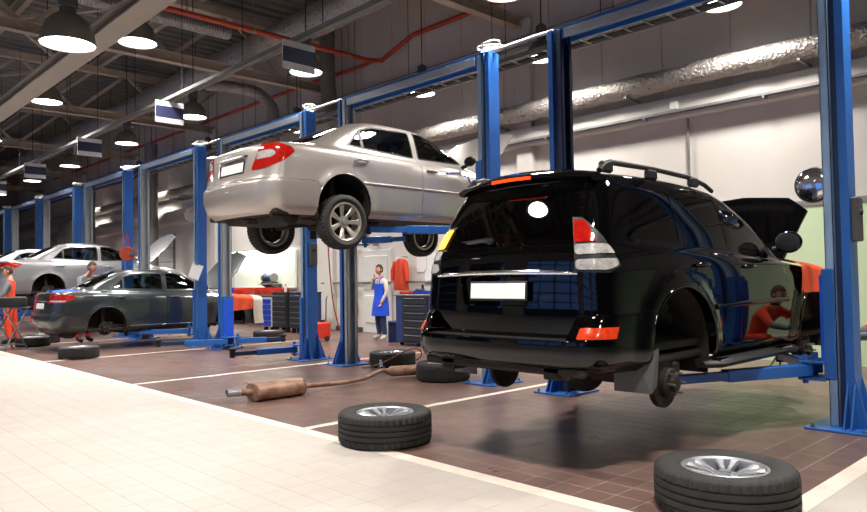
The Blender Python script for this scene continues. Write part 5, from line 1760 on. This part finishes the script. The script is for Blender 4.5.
# ================================================================ exhaust system on the floor
t = thing('exhaust_system', 'rusty exhaust system with an oval silencer lying on the bay floor', 'exhaust', (-7.15, 3.72, 0))
mb = MB()
n = 28
sec = []
for i in range(n):
    a = 2 * PI * i / n
    sec.append((.155 * math.copysign(abs(math.cos(a)) ** .8, math.cos(a)), .098 * math.copysign(abs(math.sin(a)) ** .8, math.sin(a))))
rows = []
for (y, k) in ((.27, .6), (.275, .95), (.285, 1.03), (.30, 1.03), (.305, 1.0), (.5, 1.0), (.7, 1.0), (.87, 1.0), (.875, 1.03), (.89, 1.03), (.90, .95), (.905, .6)):
    rows.append([(x * k, y, .1 + z * k) for x, z in sec])
vs = [p for r in rows for p in r]
fs = [(i * n + j, i * n + (j + 1) % n, (i + 1) * n + (j + 1) % n, (i + 1) * n + j) for i in range(len(rows) - 1) for j in range(n)] + [tuple(range(n)), tuple((len(rows) - 1) * n + j for j in range(n))]
mb.add(vs, fs)
si = mb.build('silencer', 'rust', t, 35)
MB().lathe([(.042, 0), (.042, .15), (.035, .16), (.03, .30)], (-.06, 0, .115), (.12, 1, -.03), 18, caps=False).lathe([(.038, 0.0), (.038, .15)], (-.06, 0, .115), (.12, 1, -.03), 18, caps=False).build('tail_pipe_tip', 'alloy', t, 40)
MB().tube([(-.04, .14, .112), (-.02, .2, .105), (0, .29, .10)], .036, 14).build('tail_pipe', 'rust', t, 50)
MB().tube([(0, .88, .10), (-.02, 1.0, .085), (-.05, 1.5, .06), (-.12, 1.95, .06), (-.2, 2.15, .085), (-.21, 2.28, .12), (-.17, 2.38, .12)], .028, 12).build('middle_pipe', 'rust', t, 50)
MB().lathe([(.03, 0), (.05, .05), (.07, .09), (.072, .45), (.05, .5), (.03, .56)], (-.18, 2.36, .105), (.28, 1, -.02), 20).build('catalytic_converter', 'rust', t, 40)
MB().tube([(-.02, 2.9, .09), (.0, 3.1, .09), (.0, 3.2, .09)], .03, 12).build('front_pipe', 'rust', t, 50)
MB().cyl((-.26, 2.30, .12), (-.22, 2.38, .14), .04, n=18).cyl((-.24, 2.34, .13), (-.26, 2.34, .22), .02, n=12).cyl((-.26, 2.34, .22), (-.265, 2.34, .26), .012, n=8).build('lambda_sensor', 'chrome', t, 40)
for (x, y, dx) in ((-.1, .3, -.09), (.1, .87, .09)):
    MB().tube([(x, y, .17), (x + dx * .6, y, .19), (x + dx, y - .02, .185)], .007, 6).build('hanger_hook', 'rust', t, 50)
# brown air hose curling over the wheel
pts = []
for i in range(60):
    u = i / 59
    a = -2.4 + u * 5.4
    pts.append((-8.3 + .48 * math.cos(a) * (1 + .1 * u), 7.0 + .42 * math.sin(a), .012 + .30 * math.exp(-((u - .45) / .2) ** 2)))
tag(MB().tube(pts, .011, 6).build('air_hose', pmat('brown_hose', '#8a5a3c', .5), None, 60), 'thin brown air hose curling over the wheel by the exhaust', 'hose')

# ================================================================ tool storage along the back wall
def tool_chest(label, x, y, w, d, h, n, body, front, wheels=True, group=None):
    t = thing('tool_chest', label, 'tool chest', (x, y, 0), 0, group)
    z0 = .12 if wheels else .02
    MB().box2((-w / 2, -d / 2, z0), (w / 2, d / 2, h), .01).build('cabinet', body, t, 0)
    dh = (h - z0 - .06) / n
    for i in range(n):
        z = z0 + .02 + dh * i
        dr = MB().box2((-w / 2 + .03, -d / 2 - .02, z + .008), (w / 2 - .03, -d / 2 + .01, z + dh - .008), .005).build('drawer', front, t, 0)
        MB().box2((-w / 2 + .06, -d / 2 - .04, z + dh - .035), (w / 2 - .06, -d / 2 - .018, z + dh - .018), .004).build('drawer_handle', 'steel', dr, 0)
    MB().box2((-w / 2 - .01, -d / 2 - .02, h), (w / 2 + .01, d / 2 + .01, h + .03), .006).build('top', 'black_plastic', t, 0)
    if wheels:
        for sx in (-1, 1):
            for sy in (-1, 1):
                MB().cyl((sx * (w / 2 - .08) - .02, sy * (d / 2 - .08), .06), (sx * (w / 2 - .08) + .02, sy * (d / 2 - .08), .06), .06, n=16).build('castor', 'rubber', t, 30)
    else:
        MB().box2((-w / 2 + .02, -d / 2 + .03, 0), (w / 2 - .02, d / 2 - .02, .03)).build('plinth', 'black_plastic', t, 0)
    return t
tool_chest('blue tool chest with white frame standing beside the dark roller cabinets', -17.0, 10.2, .5, .5, .92, 5, 'white_metal', 'chest_blue')
tool_chest('dark grey roller cabinet with ribbed drawers next to the blue tool chest', -16.35, 10.2, .72, .5, 1.02, 6, 'chest_dark', 'chest_dark')
tool_chest('dark roller cabinet with a blue side partly behind the lift post', -15.5, 10.2, .72, .5, 1.02, 6, 'bench_blue', 'chest_dark')
t = thing('wall_board', 'bright pale tool board with a strip lamp on the white wall', 'board', (-19.3, 11.2, 1.2))
MB().box2((-1.8, -.02, -.05), (1.8, .05, 1.05), .01).build('panel', 'white_board', t, 0)
MB().box2((-1.85, -.05, -.1), (1.85, -.0, -.04), .008).build('ledge', 'galv', t, 0)
lm = MB().box2((-1.6, -.34, 1.08), (1.6, -.2, 1.14), .01).build('strip_lamp', 'white_metal', t, 0)
MB().box2((-1.5, -.32, 1.07), (1.5, -.22, 1.082)).build('strip_lamp_tube', pmat('strip_tube', '#f4ffe6', .4, emit=6), lm, 0)
for x in (-1.3, 1.3): MB().box2((x - .02, -.3, 1.1), (x + .02, .04, 1.13)).build('lamp_bracket', 'galv', lm, 0)
ld = bpy.data.lights.new('strip_light', 'AREA'); ld.shape = 'RECTANGLE'; ld.size = 3.0; ld.size_y = .1; ld.energy = 45; ld.color = (.93, 1, .85)
lo = bpy.data.objects.new('strip_light', ld); COL.objects.link(lo); lo.parent = t; lo.location = (0, -.27, 1.06); lo.rotation_euler = (math.radians(35), 0, 0)
def part_bin(label, x, y, z, c, w=.22, d=.3, h=.15, group='parts bins on the tool cabinets'):
    t = thing('parts_bin', label, 'bin', (x, y, z), 0, group)
    MB().box2((-w / 2, -d / 2, 0), (w / 2, d / 2, .012)).box2((-w / 2, -d / 2, 0), (-w / 2 + .01, d / 2, h)).box2((w / 2 - .01, -d / 2, 0), (w / 2, d / 2, h)).box2((-w / 2, d / 2 - .01, 0), (w / 2, d / 2, h)).box2((-w / 2, -d / 2, 0), (w / 2, -d / 2 + .01, h * .55)).build('tray', c, t, 0)
    MB().box2((-w / 2 - .008, -d / 2 - .008, h * .5), (w / 2 + .008, -d / 2, h * .62)).build('rim', c, t, 0)
    return t
# shelf of red bins behind the dark grey sedan
t = thing('wall_shelf', 'long metal shelf with red and blue bins in front of the tool board', 'shelf', (-19.2, 10.9, .0))
MB().box2((-1.6, -.28, .93), (1.6, .25, .96), .005).build('shelf_board', 'galv', t, 0)
for x in (-1.5, 0, 1.5):
    for y in (-.24, .2): MB().box2((x - .02, y - .02, 0), (x + .02, y + .02, .93)).build('leg', 'galv', t, 0)
for i, (x, c, l) in enumerate(((-20.5, 'chest_blue', 'blue parts bin at the window end of the wall shelf'), (-19.95, 'red_plastic', None), (-19.65, 'red_plastic', None), (-18.75, 'red_plastic', None), (-18.4, 'red_plastic', None), (-18.1, 'red_plastic', None))):
    part_bin(l or 'red parts bin in the row on the long wall shelf', x, 10.8, .962, c, .26, .34, .2, 'parts bins on the wall shelf')
part_bin('red open tray on top of the ribbed dark cabinet', -16.55, 10.15, 1.052, 'red_plastic', .3, .25, .1)
t = thing('spray_can', 'orange-capped spray can on the ribbed dark cabinet', 'can', (-16.28, 10.1, 1.052))
MB().lathe([(.03, 0), (.033, .005), (.033, .15), (.025, .17), (.012, .175)], (0, 0, 0), n=16).build('can', 'white_metal', t, 30)
MB().lathe([(.022, .17), (.022, .205), (.015, .21)], (0, 0, 0), n=14).build('cap', 'orange_wear', t, 30)
t = thing('bench_grinder', 'blue and black bench machine on the ledge below the bright board', 'machine', (-18.6, 10.98, 1.282))
MB().box2((-.3, -.12, 0), (.3, .12, .05), .01).build('base', 'black_plastic', t, 0)
MB().cyl((-.2, 0, .17), (.2, 0, .17), .1, n=20).build('motor', 'bench_blue', t, 30)
for s in (-1, 1): MB().cyl((s * .22, 0, .17), (s * .28, 0, .17), .13, n=24).build('grinding_wheel', 'galv', t, 30)
MB().box2((-.06, -.06, .05), (.06, .06, .12)).build('pedestal', 'black_plastic', t, 0)
tag(t, None, None)
# bracket shelf for the machine
t = thing('bracket_shelf', 'small steel bracket shelf under the bench machine', 'shelf', (-18.6, 11.05, 1.25))
MB().box2((-.4, -.22, 0), (.4, .2, .028), .004).build('board', 'galv', t, 0)
for x in (-.3, .3): MB().prism([(x - .01, .2, 0), (x - .01, -.18, 0), (x - .01, .2, -.2)], (.02, 0, 0)).build('bracket', 'galv', t, 0)

# blue work trolley, bin and coat near the apron man
t = thing('work_trolley', 'dark blue work trolley with drawers behind the black car', 'trolley', (-10.55, 9.75, 0))
MB().box2((-.5, -.3, .06), (.5, .3, 1.0), .01).build('cabinet', 'bench_blue', t, 0)
MB().box2((-.53, -.33, 1.0), (.53, .33, 1.04), .006).build('top', 'galv', t, 0)
for i in range(6):
    dr = MB().box2((-.28, -.325, .1 + i * .148), (.46, -.295, .232 + i * .148), .006).build('drawer', 'chest_dark', t, 0)
    MB().box2((-.2, -.345, .205 + i * .148), (.38, -.322, .22 + i * .148), .004).build('drawer_handle', 'steel', dr, 0)
for sx in (-.4, .4):
    for sy in (-.22, .22): MB().cyl((sx - .02, sy, .045), (sx + .02, sy, .045), .045, n=14).build('castor', 'rubber', t, 30)
MB().box2((-1.05, -.05, .42), (-.5, .2, .46), .005).box2((-1.05, -.05, 0), (-1.01, .2, .42)).build('side_shelf', 'bench_blue', t, 0)
part_bin('orange tray on the blue work trolley', -10.85, 9.62, 1.042, 'orange_wear', .3, .2, .05, 'trays on the work trolley')
part_bin('light blue tray on the blue work trolley', -10.4, 9.65, 1.042, 'chest_blue', .42, .22, .06, 'trays on the work trolley')
t = thing('power_tool', 'black power tool lying on the blue work trolley', 'tool', (-10.75, 9.88, 1.042))
MB().cyl((-.12, 0, .06), (.12, 0, .06), .05, .04, n=16).build('motor', 'black_plastic', t, 30)
MB().bar((.06, 0, .06), (.09, -.02, .19), .05, .05, .012).build('grip', 'black_plastic', t, 30)
MB().cyl((.12, 0, .06), (.2, 0, .06), .02, n=12).build('chuck', 'steel', t, 30)
t = thing('waste_bin', 'black waste bin on the floor beside the blue trolley', 'bin', (-12.05, 10.62, 0))
MB().lathe([(.02, .01), (.13, .01), (.17, .42), (.185, .425), (.185, .44), (.16, .44), (.12, .03), (.02, .03)], (0, 0, 0), n=24, caps=False).build('bucket', 'black_plastic', t, 30)
MB().lathe([(.172, .4), (.19, .405), (.19, .425), (.172, .43)], (0, 0, 0), n=24, caps=False).build('rim', 'black_plastic', t, 30)
# orange jacket on a hook
t = thing('jacket', 'orange work jacket hanging on the white wall', 'jacket', (-12.72, 11.12, 1.0))
rows = []
for z, w, d in ((.84, .08, .05), (.81, .14, .07), (.74, .22, .09), (.55, .22, .11), (.3, .23, .12), (.1, .25, .12), (.08, .24, .11)):
    rows.append([(w * math.cos(a), -.04 - d * math.sin(a) * (1 + .25 * math.sin(a * 7)), z) for a in [PI * k / 20 for k in range(21)]])
MB().grid(rows, .01, (0, 1, 0)).build('coat', pmat('red_orange_jacket', '#b83a1e', .85, var=.15, vscale=9), t, 60)
for s in (-1, 1):
    MB().tube([(s * .17, -.08, .76), (s * .25, -.1, .55), (s * .27, -.1, .3)], [.06, .058, .045], 10).build('sleeve', M['orange_wear'], t, 60)
MB().tube([(0, .15, .87), (0, -.03, .89), (0, -.05, .85)], .012, 8).build('hook', 'steel', t, 50)
for x, z, w, h, l in ((-13.02, 1.78, .28, .22, 'small bluish paper notice beside the door near the orange jacket'), (-12.25, 1.72, .3, .42, 'tall paper notice on the wall just beside the orange jacket'), (-11.88, 1.75, .32, .4, 'paper notice on the wall above the blue trolley, upper of two'), (-11.95, 1.4, .36, .3, 'paper notice on the wall above the blue trolley, lower of two')):
    tag(MB().box2((x - w / 2, 11.285, z - h / 2), (x + w / 2, 11.303, z + h / 2)).build('notice_sheet', 'paper', None, 0), l, 'notice', 'notices on the white wall')
t = thing('wall_pipe', 'thin pipe loop on the wall above the apron man', 'pipe', (-13.9, 11.22, 1.2))
MB().tube([(-.85, 0, -1.1), (-.85, 0, 1.0), (-.8, 0, 1.06), (.5, 0, 1.06)], .018, 8).build('pipe', 'galv', t, 50)
MB().box2((-.05, -.03, 1.0), (.05, .06, 1.12), .01).build('clip', 'galv', t, 0)
t = thing('soap_dispenser', 'red and white dispenser fixed to the wall behind the lift post', 'dispenser', (-14.85, 11.22, .75))
MB().box2((-.1, -.1, 0), (.1, .07, .34), .02).build('tank', 'white_metal', t, 30)
MB().box2((-.06, -.12, .34), (.06, .05, .5), .02).build('bottle', 'red_plastic', t, 30)
MB().box2((-.16, -.16, -.16), (.16, .07, -.02), .03).build('basin', 'galv', t, 30)
# red trolley jack with hose
t = thing('oil_drainer', 'red oil container with a hose standing behind the lift post', 'container', (-13.1, 9.05, 0))
MB().box2((-.16, -.14, .06), (.16, .14, .42), .03).build('tank', 'red_plastic', t, 30)
MB().cyl((0, 0, .42), (0, 0, .47), .06, n=16).build('lid', 'black_plastic', t, 30)
for s in (-1, 1): MB().cyl((s * .17, 0, .06), (s * .2, 0, .06), .06, n=14).build('wheel', 'rubber', t, 30)
MB().tube([(.0, .1, .42), (.0, .12, .95), (.1, .1, 1.0)], .014, 8).build('handle', 'steel', t, 50)
pts = [(-9.9, 6.95, 2.6), (-9.88, 6.98, 1.6), (-9.8, 7.0, .9), (-9.6, 7.02, .4), (-9.45, 7.05, .1), (-9.35, 7.12, .014), (-8.9, 7.25, .014)]
sm = []
for i in range(len(pts) - 1):
    for k in range(6): sm.append(Vector(pts[i]).lerp(Vector(pts[i + 1]), k / 6))
for _ in range(6): sm = [sm[0]] + [(sm[i - 1] + sm[i] * 2 + sm[i + 1]) / 4 for i in range(1, len(sm) - 1)] + [sm[-1]]
tag(MB().tube(sm, .012, 6).build('air_hose', pmat('red_hose', '#a8341c', .5), None, 60), 'red air hose hanging down beside the post of the empty lift', 'hose')

# ================================================================ small things at the lifts
t = thing('clipboard', 'white paper sheet clipped to the blue post beside the grey sedan', 'paper', (-14.02, 6.55, 1.45))
R = Matrix.Rotation(math.radians(40), 3, 'Z') @ Matrix.Rotation(math.radians(22), 3, 'Y')
MB().box((0, 0, .12), (.24, .006, .32), 0, R).build('sheet', 'paper', t, 0)
MB().box((.04, .0, .27), (.09, .015, .03), .003, R).build('clip', 'steel', t, 0)
def coil_hose(label, x, y, z0, z1, c, r=.05):
    pts = []
    n = int((z1 - z0) / .035) * 10
    for i in range(n):
        a = 2 * PI * i / 10
        pts.append((x + r * math.cos(a), y + r * math.sin(a), z1 - (z1 - z0) * i / n))
    tag(MB().tube(pts, .009, 5).build('spiral_hose', c, None, 60), label, 'hose')
coil_hose('orange spiral air hose hanging between the grey sedan lift and the empty lift', -13.85, 7.05, 1.35, 3.1, pmat('orange_hose', '#e0642c', .45))
t = thing('hose_reel', 'red round hose reel fixed to the post of the silver sedan lift', 'hose reel', (-17.98, 6.62, 2.08))
MB().lathe([(.04, -.09), (.17, -.09), (.18, -.06), (.13, -.05), (.13, .05), (.18, .06), (.17, .09), (.04, .09)], (0, 0, 0), (.9, -.4, 0), 28).build('drum', pmat('dull_red_reel', '#9a3420', .55), t, 30)
MB().tube([(0, -.05, .2), (-.02, -.06, .45), (.1, -.05, .5), (.12, 0, .2)], .012, 6).build('hose', 'orange_wear', t, 50)
MB().box2((-.02, 0, -.05), (.14, .2, .05), .01).build('bracket', 'steel', t, 0)
# round convex mirror on a wall post
t = thing('convex_mirror', 'round convex mirror on a bracket at the lift post by the black car', 'mirror', (-2.36, 7.3, 2.0))
MB().ellipsoid((0, 0, .18), (.165, .05, .165), 28, 16).build('mirror_dome', 'chrome', t, 80)
MB().lathe([(.16, -.02), (.172, 0), (.16, .02)], (0, .0, .18), (0, 1, 0), 32, caps=False).build('rim', 'grey_plastic', t, 40)
MB().tube([(0, .04, .18), (.05, .08, .18), (.3, -.1, .18), (.36, -.39, .18)], .015, 8).build('bracket', 'galv', t, 50)
# work lamp on a tripod behind the black car
t = thing('work_lamp', 'black work lamp on a thin stand behind the bonnet of the black car', 'lamp', (-3.5, 9.5, 0))
MB().box((0, 0, 1.68), (.15, .07, .13), .015).build('lamp_head', 'black_plastic', t, 30)
MB().cyl((0, 0, .35), (0, 0, 1.62), .015, n=10).build('pole', 'black_plastic', t, 40)
for k in range(3):
    a = 2 * PI * k / 3
    MB().cyl((0, 0, .4), (.3 * math.cos(a), .3 * math.sin(a), .01), .012, n=8).build('leg', 'black_plastic', t, 40)
# cloth covers on the wings of two cars
def cloth(label, o, xs_top, xs_side, y0, y1, ztop, zbot, mat, seed, tilt=0.0):
    rnd = random.Random(seed)
    rows = []
    ny = 18
    ph = rnd.uniform(0, 6)
    for j in range(ny + 1):
        y = y0 + (y1 - y0) * j / ny
        row = []
        for k in range(6):
            u = k / 5
            row.append((o[0] + xs_top + (xs_side - xs_top) * u, o[1] + y, o[2] + ztop(y) - .05 * u ** 3 + .016))
        for k in range(1, 9):
            u = k / 8
            row.append((o[0] + xs_side + .03 + .016 * math.sin(y * 24 + ph) * u + .012 * u, o[1] + y + .03 * math.sin(u * 3 + ph) * u, o[2] + ztop(y) - .03 + (zbot + tilt * j / ny - ztop(y)) * u))
        rows.append(row)
    return tag(MB().grid(rows, .006, (0, 0, 0)).build('fender_cover', mat, None, 70), label, 'cloth')
cloth('orange fender cover draped over the front wing of the black car', (-3.4, 3.75, .28), .62, .90, 3.50, 4.15, lambda y: 1.19 - .06 * (y - 3.5), .90, 'orange_cloth', 3)
cloth('orange cloth draped over the front wing of the dark grey sedan', (-15.85, 4.03, .17), .55, .90, 3.6, 4.35, lambda y: .93 - .12 * (y - 3.6), .52, 'orange_cloth', 4, .05)
cloth('white rag draped over the front end of the dark grey sedan', (-15.85, 4.03, .17), .45, .86, 4.38, 4.62, lambda y: .86 - .1 * (y - 4.3), .22, 'white_wear', 5)
# blue protective sheet on the boot of the dark grey sedan
rows = [[(-15.85 + x, 4.03 + .24 + .34 * j / 5 + .05 * (x / .6) ** 2, .17 + 1.035 + .03 * j / 5 - .03 * (x / .6) ** 2 + .006 * math.sin(x * 17 + j)) for x in [(-.56 + 1.12 * i / 14) for i in range(15)]] for j in range(6)]
tag(MB().grid(rows, .005).build('boot_cover', 'blue_wear', None, 60), 'blue protective sheet lying on the boot of the dark grey sedan', 'cloth')

# pole stands seen over the roof of the black car
t = thing('pole_stand', 'black pole stand with a cross bar behind the black car', 'stand', (-8.35, 9.3, 0))
MB().cyl((0, 0, .02), (0, 0, 2.72), .03, n=12).build('pole', 'grey_plastic', t, 40)
MB().bar((-.28, .1, 2.72), (.28, -.1, 2.74), .06, .05, .01).build('cross_bar', 'black_plastic', t, 0)
MB().lathe([(.22, 0), (.22, .02), (.04, .05)], (0, 0, 0), n=20).build('base', 'black_plastic', t, 30)
t = thing('hooked_pipe', 'pale pipe with a hooked top standing behind the black car', 'pipe', (-7.65, 9.3, 0))
MB().tube([(0, 0, .02), (0, 0, 2.6), (.04, -.02, 2.72), (.14, -.05, 2.78), (.3, -.1, 2.78)], .025, 10).build('pipe', 'wood', t, 50)
MB().lathe([(.16, 0), (.16, .02), (.04, .05)], (0, 0, 0), n=20).build('base', 'galv', t, 30)
# strips of blue masking tape on the door of the raised sedan
t = thing('masking_tape', 'torn strips of blue masking tape on the front door of the champagne sedan', 'tape', (-6.66, 6.78, 2.68))
for (y, z, l, a) in ((-.02, .08, .16, .1), (.16, .06, .1, -.2), (.28, .0, .14, -.9), (-.15, .06, .05, .3)):
    MB().box((.006, y, z), (.004, l, .022), 0, Matrix.Rotation(a, 3, 'X')).build('tape_strip', 'chest_blue', t, 0)
